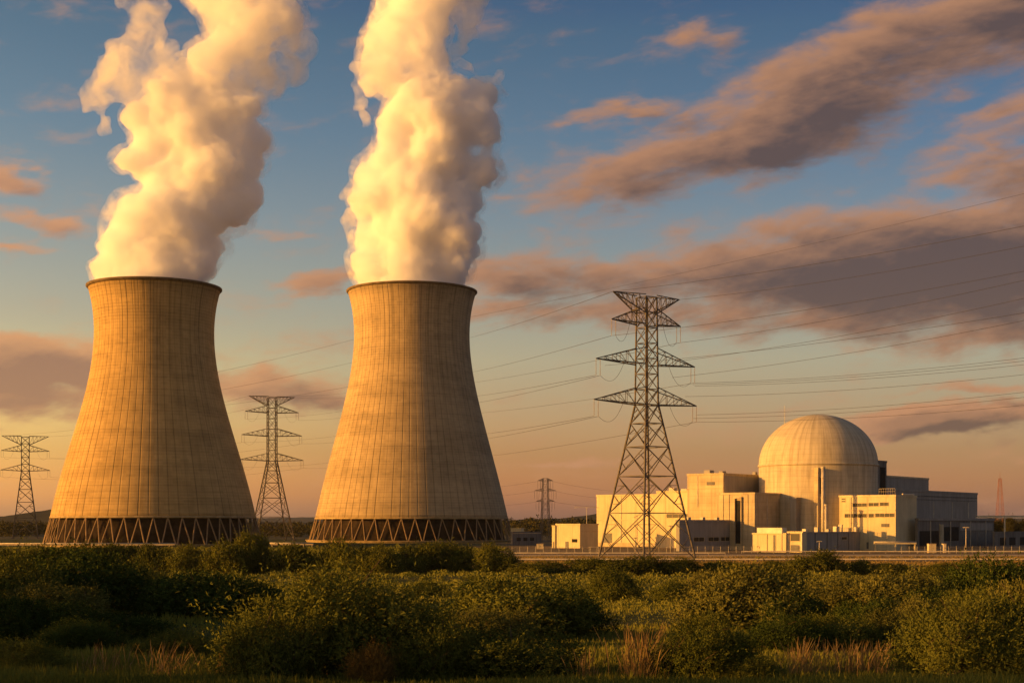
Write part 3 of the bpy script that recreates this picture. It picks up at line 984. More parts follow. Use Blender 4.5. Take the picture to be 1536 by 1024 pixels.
def pipe_bridge(name, label, x0, x1, d, zpy, legs, mat, depth=1.2, sag=0.0):
    """A level pipe carried on legs across the view."""
    zt_ = Zh(zpy, d)
    root = empty(name, (X((x0 + x1) / 2, d), d, 0))
    tag(root, label, "pipe bridge")
    ox = X((x0 + x1) / 2, d)
    mb = MB(); mb.box((X(x0, d) - ox, -depth / 2, zt_ - .55), (X(x1, d) - ox, depth / 2, zt_)); mb.build("deck", mat, root)
    for px in legs:
        mb = MB(); x_ = X(px, d) - ox
        for y_ in (-depth * .4, depth * .4):
            mb.bar((x_, y_, -.2), (x_, y_, zt_ - .55), .22)
        mb.bar((x_, -depth * .4, zt_ * .5), (x_, depth * .4, zt_ * .5), .12)
        mb.build("leg", mat, root)
    mb = MB()
    for y_ in (-.35, .1, .5):
        mb.bar((X(x0, d) - ox, y_, zt_ + .28), (X(x1, d) - ox, y_, zt_ + .28), .26, n=8)
    mb.build("pipe", M_pipe, root, True)
    return root
pipe_bridge("pipe_bridge", "sunlit pipe bridge on short legs in front of the office block", 1311, 1374, 575, 813.5, (1313, 1343, 1372), M_hall, 1.4)
pipe_bridge("pipe_bridge", "high pipe bridge leaving the frame over the trees at the right", 1464, 1560, 655, 774.5, (1507, 1548), M_white, 1.0)
pipe_bridge("pipe_bridge", "long low pipe rack along the foot of the nearer left tower", -20, 262, 662, 815.5, range(-10, 262, 22), M_trim, .8)
pipe_bridge("pipe_bridge", "low pipe rack between the two towers beyond the shrubs", 405, 470, 640, 815.0, (408, 425, 440, 455, 468), M_trim, .7)

def cabinet(label, x0, x1, y0, y1, d, mat):
    root = empty("kiosk_cabinet", (X((x0 + x1) / 2, d), d, 0))
    tag(root, label, "cabinet", "cabinets by the road fence")
    hw = (X(x1, d) - X(x0, d)) / 2
    hh = Zh(y0, d)
    mb = MB(); mb.box((-hw, -1.2, .25), (hw, 1.2, hh)); o = mb.build("case", mat, root)
    mb = MB(); mb.box((-hw - .12, -1.35, hh), (hw + .12, 1.35, hh + .16)); mb.build("lid", M_trim, root)
    mb = MB(); mb.box((-hw - .1, -1.3, -.2), (hw + .1, 1.3, .25)); mb.build("plinth", M_basin, root)
    for sx in (-.5, .5):
        mb = MB(); mb.box((sx * hw - hw * .44, -1.26, .5), (sx * hw + hw * .44, -1.2, hh - .25)); dr = mb.build("door", mat, root)
        mb = MB(); mb.box((sx * hw * .2 - .06, -1.34, hh * .5), (sx * hw * .2 + .06, -1.26, hh * .5 + .3)); mb.build("handle", M_door, dr)
    return root
cabinet("bright orange-lit square cabinet by the road at the annex", 1392, 1403, 815.5, 826, 556, M_hall)
cabinet("narrow sunlit cabinet to the right of the square cabinet", 1414, 1418, 815.5, 826, 556, M_white)
cabinet("small pale cabinet beside the small distant pylon's foot", 805, 815, 815.5, 822, 640, M_hall)

# ------------------------------------------------------------------ roads, rails, fences
def strip(name, y0, y1, z, mat, x0=-18, x1=420, kind="structure"):
    mb = MB()
    n = 24
    xs = np.linspace(x0, x1, n + 1)
    vs = []
    for y_ in (y0, y1):
        vs += [(x_, y_, z) for x_ in xs]
    mb.add(vs, [(k, k + 1, n + 2 + k, n + 1 + k) for k in range(n)])
    return tag(mb.build(name, mat), kind=kind)
M_asph = plain("worn_asphalt", (.075, .066, .056), .95, .1, .3, .35)
M_gravel = plain("pale_gravel", (.30, .225, .14), 1.0, .05, .3, 1.2)
M_rail_ballast = plain("track_ballast", (.12, .088, .06), 1.0, .05, .4, 1.5)
M_line = plain("kerb_concrete", (.58, .47, .31), .9, .1, .15, .5)
strip("service_road", 488, 503, .02, M_asph)
strip("verge", 503.2, 530, .014, M_gravel)
strip("ballast_bed", 430, 446, .03, M_rail_ballast)
def kerb(y_, x0, x1):
    mb = MB(); mb.box((x0, y_, -.1), (x1, y_ + .35, .16)); tag(mb.build("kerb", M_line), kind="structure")
kerb(487.6, -18, 420); kerb(503.02, -18, 420)
M_rail = plain("rail_steel", (.30, .22, .15), .45, .5, .2, .6, metal=.3)

def guard_rail(label, x0, x1, d, hgt=.75, mat=None, post_step=6.0, cat="guard rail", band=.32):
    root = empty("guard_rail", ((x0 + x1) / 2, d, 0))
    tag(root, label, cat)
    hw = (x1 - x0) / 2
    mb = MB()
    zc = hgt - band / 2
    prof = [(-.03, zc + band / 2), (-.09, zc + band * .25), (-.03, zc), (-.09, zc - band * .25), (-.03, zc - band / 2)]
    vs = [(x_, y_, z_) for x_ in (-hw, hw) for (y_, z_) in prof]
    mb.add(vs, [(k, k + 1, 5 + k + 1, 5 + k) for k in range(4)])
    mb.box((-hw, .0, zc - .03), (hw, .06, zc + .03))
    mb.build("rail", mat or M_white, root)
    n = int(2 * hw / post_step)
    me = None
    for k in range(n + 1):
        x_ = -hw + 2 * hw * k / n
        if me is None:
            mb = MB(); mb.box((-.07, .07, -.3), (.07, .2, hgt)); o = mb.build("post", M_pipe, root); me = o.data
        else:
            o = link("post", me, None, root)
        o.location = (x_, 0, 0)
    return root
guard_rail("long pale guard rail on the near side of the railway strip", -8, 245, 428, .95, M_white, 6, band=.42)
guard_rail("pale guard rail along the road in front of the reactor buildings", 88, 260, 545, 1.0, M_white, 6, band=.4)
guard_rail("pale guard rail by the road between the middle tower and the tall pylon", -2, 78, 520, .9, M_white, 6, band=.35)
guard_rail("low pale rail passing in front of the left tower's base", -190, -70, 470, 1.0, M_white, 6, band=.35)

def fence_run(label, x0, x1, d, hgt, step):
    root = empty("mesh_fence", ((x0 + x1) / 2, d, 0))
    tag(root, label, "fence", "wire fences round the plant")
    hw = (x1 - x0) / 2
    n = int(2 * hw / step)
    me = None
    for k in range(n + 1):
        if me is None:
            mb = MB(); mb.bar((0, 0, -.3), (0, 0, hgt), .07, n=5); mb.bar((0, 0, hgt), (0, -.35, hgt + .35), .05); o = mb.build("post", M_pipe, root); me = o.data
        else:
            o = link("post", me, None, root)
        o.location = (-hw + 2 * hw * k / n, 0, 0)
    mb = MB()
    for z_ in np.linspace(.25, hgt, 9):
        mb.bar((-hw, 0, z_), (hw, 0, z_), .018, n=3, cap=False)
    mb.build("wire_mesh", M_pipe, root)
fence_run("wire fence along the foot of the long hall behind the tall pylon", 30, 96, 552, 2.6, 3)
fence_run("wire fence in front of the grey hall and its annex", 150, 235, 548, 2.6, 3)
fence_run("wire fence crossing below the pump house", 0, 34, 560, 2.4, 3)

# lamp with a cross arm by the halls
def lamp_mast(label, px, y0, d, arm, group="light masts around the plant"):
    root = empty("light_mast", (X(px, d), d, 0))
    tag(root, label, "light mast", group)
    hgt = Zh(y0, d)
    mb = MB(); mb.bar((0, 0, -.3), (0, 0, hgt), .22, .13, n=8); mb.build("pole", M_pipe, root, True)
    mb = MB(); mb.bar((-arm, 0, hgt), (arm, 0, hgt), .13); mb.build("crossarm", M_pipe, root)
    for x_ in (-arm, 0, arm):
        mb = MB(); mb.box((x_ - .45, -.3, hgt - .28), (x_ + .45, .3, hgt - .08)); mb.build("lamp_head", M_white, root)
    return root
lamp_mast("light mast with a wide cross arm rising behind the pump house", 880, 760.5, 690, 5.5)
lamp_mast("slim light mast under the high pipe bridge at the right", 1507, 775.5, 640, .8)
lamp_mast("slim light mast in front of the grey hall's annex", 1449, 790, 552, .7)
lamp_mast("slim light mast in front of the long hall, inside the tall pylon's legs", 1006, 788, 552, .7)
lamp_mast("slim light mast left of the tall pylon's near leg", 953, 806, 552, .5)
lamp_mast("slim light mast in front of the long shaded shed", 1229, 811, 552, .5)

# ------------------------------------------------------------------ pylons
M_lat = plain("weathered_lattice_steel", (.085, .070, .060), .7, .35, .25, .4, metal=.2)
M_lat_far = plain("galvanised_lattice_steel", (.20, .14, .10), .7, .3, .25, .4, metal=.2)
M_ins = plain("insulator_glaze", (.16, .10, .07), .35, .5, .2, 2.0)
M_wire = plain("aluminium_cable", (.035, .030, .028), .8, .1, .1, .2)

def lattice_pylon(name, label, loc, rz, H, base, waist, zw, top, arms, shield, r=.16, group=None, sc=1.0, mat=None, bays=(5, 7), ins=True):
    """A square lattice mast. base, waist, top: half sides; zw: height of the waist; arms: (bottom z, depth, reach); shield: (z, reach)."""
    mat = mat or M_lat
    root = empty(name, loc, rz, sc)
    tag(root, label, "pylon", group)
    def hs(z):
        return base + (waist - base) * z / zw if z < zw else waist + (top - waist) * (z - zw) / (H - zw)
    CN = ((1, 1), (-1, 1), (-1, -1), (1, -1))
    # levels: taller bays low down
    lev = [0.0]
    k = bays[0]
    wts = [1.75 * (.80 ** i_) for i_ in range(k)]
    for w_ in wts: lev.append(lev[-1] + w_ / sum(wts) * zw)
    for i_ in range(bays[1]): lev.append(zw + (H - zw) * (i_ + 1) / bays[1])
    def pt(c, z):
        return Vector((CN[c][0] * hs(z), CN[c][1] * hs(z), z))
    for c in range(4):
        mb = MB()
        for a_, b_ in zip(lev[:-1], lev[1:]):
            rr = r * (1.35 if b_ <= zw else 1.1)
            mb.bar(pt(c, a_), pt(c, b_), rr)
        mb.box((CN[c][0] * base - r * 4, CN[c][1] * base - r * 4, -.4), (CN[c][0] * base + r * 4, CN[c][1] * base + r * 4, .35))
        mb.build("leg", mat, root)
    for f in range(4):
        a0, a1 = f, (f + 1) % 4
        mb = MB()
        for i_, (z0, z1) in enumerate(zip(lev[:-1], lev[1:])):
            p0, p1, q0, q1 = pt(a0, z0), pt(a1, z0), pt(a0, z1), pt(a1, z1)
            rb = r * (.62 if z1 <= zw else .5)
            mb.bar(p0, q1, rb); mb.bar(p1, q0, rb)
            mb.bar(q0, q1, rb)
            if z1 <= zw:
                # secondary bracing of the big panels
                cx = (p0 + q1 + p1 + q0) / 4
                m0, m1 = (p0 + q0) / 2, (p1 + q1) / 2
                rs = r * .36
                mb.bar(m0, (p0 + cx) / 2, rs); mb.bar(m0, (q0 + cx) / 2, rs)
                mb.bar(m1, (p1 + cx) / 2, rs); mb.bar(m1, (q1 + cx) / 2, rs)
                if i_ < 2:
                    mb.bar((p0 + cx) / 2, (p0 * 3 + q0) / 4, rs); mb.bar((p1 + cx) / 2, (p1 * 3 + q1) / 4, rs)
                    mb.bar((q0 + cx) / 2, (q0 * 3 + p0) / 4, rs); mb.bar((q1 + cx) / 2, (q1 * 3 + p1) / 4, rs)
            if f == 0:
                mb.bar(pt(0, z1), pt(2, z1), r * .35); mb.bar(pt(1, z1), pt(3, z1), r * .35)
        mb.build("face_bracing", mat, root)
    tips = []
    def arm(zb, dep, reach, sgn, up=False):
        mb = MB()
        tipz = zb + dep * .12 if not up else zb + dep
        tip = Vector((sgn * reach, 0, tipz))
        wb = hs(zb); wt = hs(zb + dep)
        lo = [Vector((sgn * wb, y_ * wb, zb)) for y_ in (-1, 1)]
        hi = [Vector((sgn * wt, y_ * wt, zb + dep)) for y_ in (-1, 1)]
        for p_ in lo: mb.bar(p_, tip, r * .85)
        for p_ in hi: mb.bar(p_, tip, r * .7)
        n = 5
        for k_ in range(1, n):
            t0, t1 = k_ / n, (k_ + .5) / n
            L = [p_.lerp(tip, t0) for p_ in lo]; U = [p_.lerp(tip, t0) for p_ in hi]
            L1 = [p_.lerp(tip, min(1, (k_ - 1) / n)) for p_ in lo]; U1 = [p_.lerp(tip, min(1, (k_ - 1) / n)) for p_ in hi]
            for y_ in range(2):
                mb.bar(L[y_], U[y_], r * .36); mb.bar(L1[y_], U[y_], r * .36)
            mb.bar(L[0], L[1], r * .36); mb.bar(L1[0], L[1], r * .36)
            mb.bar(U[0], U[1], r * .36)
        mb.build("crossarm", mat, root)
        return tip
    for (zb, dep, reach) in arms:
        for sgn in (-1, 1):
            tip = arm(zb, dep, reach, sgn)
            L = 5.2
            if ins:
                for off in (0.0, -sgn * 1.7):
                    t2 = tip + Vector((off, 0, -.15))
                    mb = MB()
                    mb.bar(t2, t2 - Vector((0, 0, L)), .055, n=5)
                    for q_ in range(13):
                        z_ = t2.z - .5 - q_ * (L - 1) / 12
                        mb.bar((t2.x, t2.y, z_), (t2.x, t2.y, z_ - .12), .17, .09, n=8)
                    mb.build("insulator", M_ins, root)
                # jumper loop hanging under the arm
                a_ = tip + Vector((-sgn * 1.7, 0, -L)); b_ = Vector((sgn * (hs(zb) + 1.2), 0, zb + .2))
                pts = []
                for q_ in range(17):
                    t_ = q_ / 16
                    pp = a_.lerp(b_, t_ * .62)
                    pp.z = a_.z - 5.0 * 1.6 * t_ * (1 - t_ * 1.02) + (t_ ** 3) * (zb - a_.z) * .95
                    pts.append(pp)
                mb = MB(); mb.line(pts, .05, 4); mb.build("jumper", M_wire, root)
            tips.append((tip.copy(), sgn, zb))
    if shield:
        zs_, reach, dep = shield
        for sgn in (-1, 1):
            t_ = arm(zs_ - dep, dep, reach, sgn, up=True)
            tips.append((t_, sgn, zs_))
    root["_dummy"] = 0; del root["_dummy"]
    return root, tips

PA_D = 461.0
sA = PA_D / F
lowz, midz, upz = Zh(607, PA_D), Zh(547, PA_D), Zh(487, PA_D)
HA = Zh(446, PA_D)
PSI = math.radians(-36)
pA, tipsA = lattice_pylon("lattice_pylon", "tallest lattice pylon, standing in front of the long hall by the road", (X(970, PA_D), PA_D, 0), math.radians(36),
    HA, 11.1, 2.65, lowz, 2.3, [(lowz, 5.6, 22.0), (midz, 5.4, 21.2), (upz, 5.2, 14.8)], (HA + .6, 14.2, 6.0), r=.26, group="lattice pylons carrying the cables")
PB_D = 960.0
HB = Zh(596, PB_D)
zl = [Zh(y_, PB_D) for y_ in (691, 654, 619)]
pB, tipsB = lattice_pylon("lattice_pylon", "lattice pylon standing in the gap between the two cooling towers", (X(408, PB_D), PB_D, 0), math.radians(22),
    HB, 12.6, 2.9, zl[0], 2.8, [(zl[0], 5.2, 21.5), (zl[1], 5.2, 20.5), (zl[2], 5.0, 18.2)], (HB + .6, 15.5, 6.4), r=.33, group="lattice pylons carrying the cables", bays=(5, 6))
PE_D = 1120.0
HE = Zh(655, PE_D)
zl = [Zh(y_, PE_D) for y_ in (706, 677)]
pE, tipsE = lattice_pylon("lattice_pylon", "lattice pylon with two arm levels at the far left edge, beyond the left tower", (X(38, PE_D), PE_D, 0), math.radians(20),
    HE, 9.6, 2.9, zl[0], 2.9, [(zl[0], 5.0, 18.5), (zl[1], 5.0, 18.0)], (HE + .6, 17.5, 7.0), r=.34, group="lattice pylons carrying the cables", bays=(5, 5))
PS_D = 920.0
HS = Zh(717, PS_D)
zl = [Zh(y_, PS_D) for y_ in (752, 736, 721)]
pS, tipsS = lattice_pylon("lattice_pylon", "small slim pylon with short arms beside the middle tower", (X(818, PS_D), PS_D, 0), math.radians(12),
    HS, 2.9, 2.0, zl[0], 1.6, [(zl[0], 1.6, 6.2), (zl[1], 1.6, 7.2), (zl[2], 1.5, 5.0)], None, r=.17, group="lattice pylons carrying the cables", bays=(5, 4), mat=M_lat_far)
# red radio mast
MM_D = 940.0
M_red = plain("rusty_red_mast_paint", (.32, .12, .06), .7, .3, .2, .3)
root = empty("radio_mast", (X(1500, MM_D), MM_D, 0))
tag(root, "thin rusty red lattice mast rising behind the trees at the far right", "radio mast")
HM = Zh(717, MM_D)
for c, (sx, sy) in enumerate(((1, 1), (-1, 1), (-1, -1), (1, -1))):
    mb = MB(); mb.bar((sx * 3.1, sy * 3.1, -.3), (sx * .7, sy * .7, HM), .11); mb.build("leg", M_red, root)
mb = MB()
lv = np.linspace(0, HM, 13)
for z0, z1 in zip(lv[:-1], lv[1:]):
    r0, r1 = 3.1 - 2.4 * z0 / HM, 3.1 - 2.4 * z1 / HM
    for (ax, ay, bx, by) in ((1, 1, -1, 1), (-1, 1, -1, -1), (-1, -1, 1, -1), (1, -1, 1, 1)):
        mb.bar((ax * r0, ay * r0, z0), (bx * r1, by * r1, z1), .06); mb.bar((bx * r0, by * r0, z0), (ax * r1, ay * r1, z1), .06)
        mb.bar((ax * r1, ay * r1, z1), (bx * r1, by * r1, z1), .06)
mb.build("bracing", M_red, root)
mb = MB(); mb.bar((0, 0, HM), (0, 0, HM + 4), .1); mb.build("antenna", M_red, root)

# ------------------------------------------------------------------ cables
def cable(label, a, b, sag, r=.055, group=None, seg=28):
    a, b = Vector(a), Vector(b)
    org = a.copy()
    pts = []
    for k in range(seg + 1):
        t_ = k / seg
        p_ = a.lerp(b, t_); p_.z -= 4 * sag * t_ * (1 - t_)
        pts.append(p_ - org)
    mb = MB(); mb.line(pts, r, 4)
    o = mb.build("overhead_cable", M_wire)
    o.location = org
    tag(o, label, "power cable", group)
    return o

def at(root, tip, dz=0.0):
    return root.matrix_world @ tip + Vector((0, 0, dz))
bpy.context.view_layer.update()
ordn = ["lowest arm", "middle arm", "upper arm"]
# from the tall pylon to the left, away behind the middle tower: photo rows where each passes the tower's right edge
GL = "cables running left from the tall pylon behind the middle tower"
GR = "cables running right from the tall pylon out of the frame"
def far_end(px, py, d):
    return P(px, py, d)
tl = {(s_, round(z_, 1)): at(pA, t_) for (t_, s_, z_) in tipsA}
L3 = [tl[(-1, round(z_, 1))] for z_ in (lowz, midz, upz)] + [tl[(-1, round(HA + .6, 1))]]
R3 = [tl[(1, round(z_, 1))] for z_ in (lowz, midz, upz)] + [tl[(1, round(HA + .6, 1))]]
dn = Vector((0, 0, -5.3))
left_lines = [(L3[3], 640, 518, "shield cable from the top left tip of the tall pylon"),
    (L3[2] + dn, 640, 566, "outer cable from the left upper arm of the tall pylon"), (R3[2] + dn, 640, 579, "inner cable of the upper arms passing left of the tall pylon"),
    (L3[1] + dn, 640, 596, "outer cable from the left middle arm of the tall pylon"), (L3[1] + dn + Vector((1.3, 1, 0)), 640, 610, "inner cable from the left middle arm of the tall pylon"), (R3[1] + dn, 640, 622, "cable of the right middle arm crossing left behind the tall pylon"),
    (L3[0] + dn, 640, 653, "outer cable from the left lowest arm of the tall pylon"), (L3[0] + dn + Vector((1.3, 1, 0)), 640, 664, "inner cable from the left lowest arm of the tall pylon"), (R3[0] + dn, 640, 690, "cable of the right lowest arm crossing left behind the tall pylon")]
for (a_, px, py, lb) in left_lines:
    cable(lb, a_, P(px, py, 1700), 3.5, .07, GL)
right_lines = [(L3[3], 1620, 322, 330, "shield cable climbing right from the tall pylon's top left tip"), (R3[3], 1620, 352, 330, "shield cable climbing right from the tall pylon's top right tip"),
    (L3[2] + dn, 1620, 390, 350, "upper of the close pair rising right from the tall pylon's upper arms"), (R3[2] + dn, 1620, 401, 350, "lower of the close pair rising right from the tall pylon's upper arms"),
    (R3[2] + dn + Vector((0, 0, -6)), 1620, 428, 360, "faint cable below the close pair, right of the tall pylon"),
    (L3[1] + Vector((3, 2, -2)), 1620, 455, 375, "upper cable from the tall pylon's middle arms to the right edge"),
    (R3[1] + Vector((-8, -5, -4)), 1620, 463, 375, "second cable from the tall pylon's middle arms to the right edge"),
    (R3[1] + dn, 1620, 526, 400, "top of the close trio at the height of the right middle arm"), (R3[1] + dn + Vector((-.8, 0, -.5)), 1620, 531, 400, "middle of the close trio at the height of the right middle arm"), (R3[1] + dn + Vector((0, 0, -1.0)), 1620, 537, 400, "lowest of the close trio at the height of the right middle arm"),
    (R3[0] + Vector((-4, -2, 3)), 1620, 552, 400, "cable leaving the tall pylon just above its lowest right arm"),
    (R3[0] + dn + Vector((0, 0, 2.4)), 1620, 578, 405, "cable passing just over the dome, upper of three"), (R3[0] + dn + Vector((-1, 0, 1.2)), 1620, 586, 405, "cable passing just over the dome, middle of three"), (R3[0] + dn, 1620, 599, 405, "cable passing just over the dome, lowest of three")]
for (a_, px, py, d_, lb) in right_lines:
    cable(lb, a_, P(px, py, d_), 1.6, .058, GR)
# the long line that crosses above the tall pylon and on behind both towers
cable("highest cable of all, crossing above the tall pylon's top", P(1620, 270, 800), P(640, 488, 1100), 3.0, .075)
GG = "upper cables in the gap between the two towers"
for (y0, y1, lb) in ((490, 575, "topmost cable in the gap between the towers"), (526, 600, "second cable from the top in the gap between the towers"), (566, 618, "third cable from the top in the gap between the towers")):
    cable(lb, P(600, y0, 1020), P(240, y1, 1000), 2.0, .075, GG)
# pylon between the towers: both ways
GB = "cables on the pylon between the towers"
lv_n = {0: "lowest", 1: "middle", 2: "upper"}
zsB = sorted({round(z_, 1) for (_t, _s, z_) in tipsB})
for (t_, s_, z_) in tipsB:
    k = zsB.index(round(z_, 1))
    nm = ["lowest arm", "middle arm", "upper arm", "top beam"][k]
    a_ = at(pB, t_, -5.2 if k < 3 else 0)
    e_ = {0: 677, 1: 637, 2: 600, 3: 578}[k] + (6 if s_ > 0 else 0)
    cable(f"cable going right from the {'right' if s_ > 0 else 'left'} {nm} of the pylon between the towers", a_, P(600, e_, 1040), 3.0, .055, GB)
zsE = sorted({round(z_, 1) for (_t, _s, z_) in tipsE})
mapE = {0: 0, 1: 1, 2: 3}
for (t_, s_, z_) in tipsE:
    k = zsE.index(round(z_, 1))
    nm = ["lowest arm", "upper arm", "top beam"][k]
    a_ = at(pE, t_, -5.2 if k < 2 else 0)
    tb = [q_ for q_ in tipsB if zsB.index(round(q_[2], 1)) == mapE[k] and q_[1] == s_][0]
    b_ = at(pB, tb[0], -5.2 if mapE[k] < 3 else 0)
    cable(f"cable from the {'right' if s_ > 0 else 'left'} {nm} of the far left pylon, passing behind the left tower", a_, b_, 5.0, .055, "cables on the far left pylon")
GS = "thin cables on the small pylon beside the middle tower"
zsS = sorted({round(z_, 1) for (_t, _s, z_) in tipsS})
for (t_, s_, z_) in tipsS:
    k = zsS.index(round(z_, 1))
    nm = ["lowest arm", "middle arm", "upper arm"][k]
    if s_ > 0:
        cable(f"thin cable from the {nm} of the small slim pylon to the halls", at(pS, t_, -.4), P(960, 760 - 11 * k, 850), 1.5, .05, GS)
    else:
        cable(f"thin cable from the {nm} of the small slim pylon to behind the tower", at(pS, t_, -.4), P(690, 757 - 13 * k, 1000), 1.5, .05, GS)

# ------------------------------------------------------------------ hills
def ridge(name, pts, d, thick, mat, jag, seed):
    """A long low hill: photo outline at its own distance, falling away in front and behind."""
    xs = np.arange(pts[0][0], pts[-1][0] + 1, 6.0)
    tops = np.interp(xs, [p_[0] for p_ in pts], [p_[1] for p_ in pts])
    r_ = np.random.default_rng(seed)
    tops = tops + jag * np.convolve(r_.normal(0, 1, len(xs) + 8), np.ones(9) / 9, "valid") * 2
    wx = (xs - 768) / F * d
    wz = ZC + (HZ - tops) / F * d
    rows = [(-1.0, 0.0), (-.75, .25), (-.4, .7), (0, 1.0), (.5, .7), (1.0, 0)]
    v_ = []
    for (ry, fz) in rows:
        v_.append(np.stack([wx * (1 + ry * thick / d), np.full_like(wx, d + ry * thick), np.maximum(wz, 0) * fz - (1 if fz == 0 else 0)], -1))
    n = len(xs)
    v_ = np.concatenate(v_)
    i_, j_ = np.meshgrid(np.arange(len(rows) - 1), np.arange(n - 1), indexing="ij")
    q_ = np.stack([i_ * n + j_, i_ * n + j_ + 1, (i_ + 1) * n + j_ + 1, (i_ + 1) * n + j_], -1).reshape(-1, 4)
    return tag(link(name, np_mesh(name, v_, [q_], True), mat), kind="structure")
M_hill = plain("distant_hill_heath", (.045, .042, .030), 1.0, .02, .4, .004)
M_hill2 = plain("far_blue_hill_heath", (.05, .05, .05), 1.0, .02, .3, .002)
ridge("hills", [(-500, 772), (-100, 772), (60, 776), (200, 778), (380, 776.5), (480, 775), (700, 777), (800, 780), (1000, 776), (1500, 777), (2100, 774)], 6500, 700, M_hill2, .6, 4)
ridge("hill", [(-400, 774), (0, 775), (60, 767), (85, 763), (130, 766), (260, 777), (400, 782), (600, 786)], 2300, 240, M_hill, .8, 5)
ridge("hill", [(720, 786), (790, 777), (840, 778), (880, 772), (900, 769), (960, 772), (1100, 780), (1500, 781), (1900, 776)], 2500, 260, M_hill, .8, 6)

# ------------------------------------------------------------------ vegetation
def leaf_mat(name, dark, light, trans=.12):
    m, h, out = new_mat(name)
    at_ = h.n("ShaderNodeAttribute", attribute_name="tint")
    oi = h.n("ShaderNodeObjectInfo")
    f = h.m("ADD", h.m("MULTIPLY", at_.outputs["Fac"], .75), h.m("MULTIPLY", oi.outputs["Random"], .25))
    c = h.mix(f, (*dark,), (*light,))
    d_ = h.n("ShaderNodeBsdfDiffuse"); h.put(d_.inputs[0], c)
    t_ = h.n("ShaderNodeBsdfTranslucent"); h.put(t_.inputs[0], c)
    mx = h.n("ShaderNodeMixShader"); mx.inputs[0].default_value = trans
    h.t.links.new(d_.outputs[0], mx.inputs[1]); h.t.links.new(t_.outputs[0], mx.inputs[2])
    h.t.links.new(mx.outputs[0], out.inputs["Surface"])
    return m
M_leaf = leaf_mat("willow_scrub_leaf", (.026, .040, .008), (.185, .180, .034))
M_leaf_olive = leaf_mat("olive_scrub_leaf", (.040, .046, .012), (.215, .195, .046))
M_leaf_deep = leaf_mat("deep_green_shade_leaf", (.018, .030, .008), (.095, .120, .024))  # darker leaf colour, also carries the shade on shaded shrubs
M_leaf_warm = leaf_mat("reddish_scrub_leaf", (.060, .040, .010), (.210, .130, .034))
M_leaf_row = leaf_mat("thicket_leaf", (.028, .036, .007), (.155, .150, .026))
M_stem = plain("scrub_bark", (.12, .08, .05), .95, .05, .3, 2.0)
M_grass = leaf_mat("meadow_grass", (.070, .076, .014), (.300, .275, .050), .3)
M_under = leaf_mat("low_herb_leaf", (.060, .072, .013), (.270, .250, .046))
M_straw = leaf_mat("dry_grass_stalks", (.15, .09, .035), (.40, .26, .11), .3)
M_gold = leaf_mat("golden_dry_grass", (.16, .105, .030), (.36, .25, .08), .3)
M_tree = leaf_mat("far_tree_leaf", (.024, .026, .010), (.070, .058, .020))

def leaves_mesh(name, base, dirs, length, width, tint, rng, out_n=None):
    """Leaf-shaped quads at BASE pointing along DIRS."""
    n = len(base)
    dirs = dirs / np.linalg.norm(dirs, axis=1, keepdims=True)
    r_ = rng.normal(size=(n, 3))
    if out_n is not None:
        r_ = out_n + r_ * .38
    side = np.cross(dirs, r_); side /= np.linalg.norm(side, axis=1, keepdims=True) + 1e-9
    up = np.cross(side, dirs)
    L = (length * rng.uniform(.65, 1.25, n))[:, None]
    Wd = (width * rng.uniform(.7, 1.2, n))[:, None]
    a = base
    b = base + dirs * L * .5 + side * Wd * .5 + up * L * .06
    c = base + dirs * L
    d = base + dirs * L * .5 - side * Wd * .5 + up * L * .06
    v = np.stack([a, b, c, d], 1).reshape(-1, 3)
    q = np.arange(n * 4).reshape(-1, 4)
    me = np_mesh(name, v, [q])
    at_ = me.attributes.new("tint", "FLOAT", "FACE")
    at_.data.foreach_set("value", np.clip(tint, 0, 1).astype(np.float32))
    return me

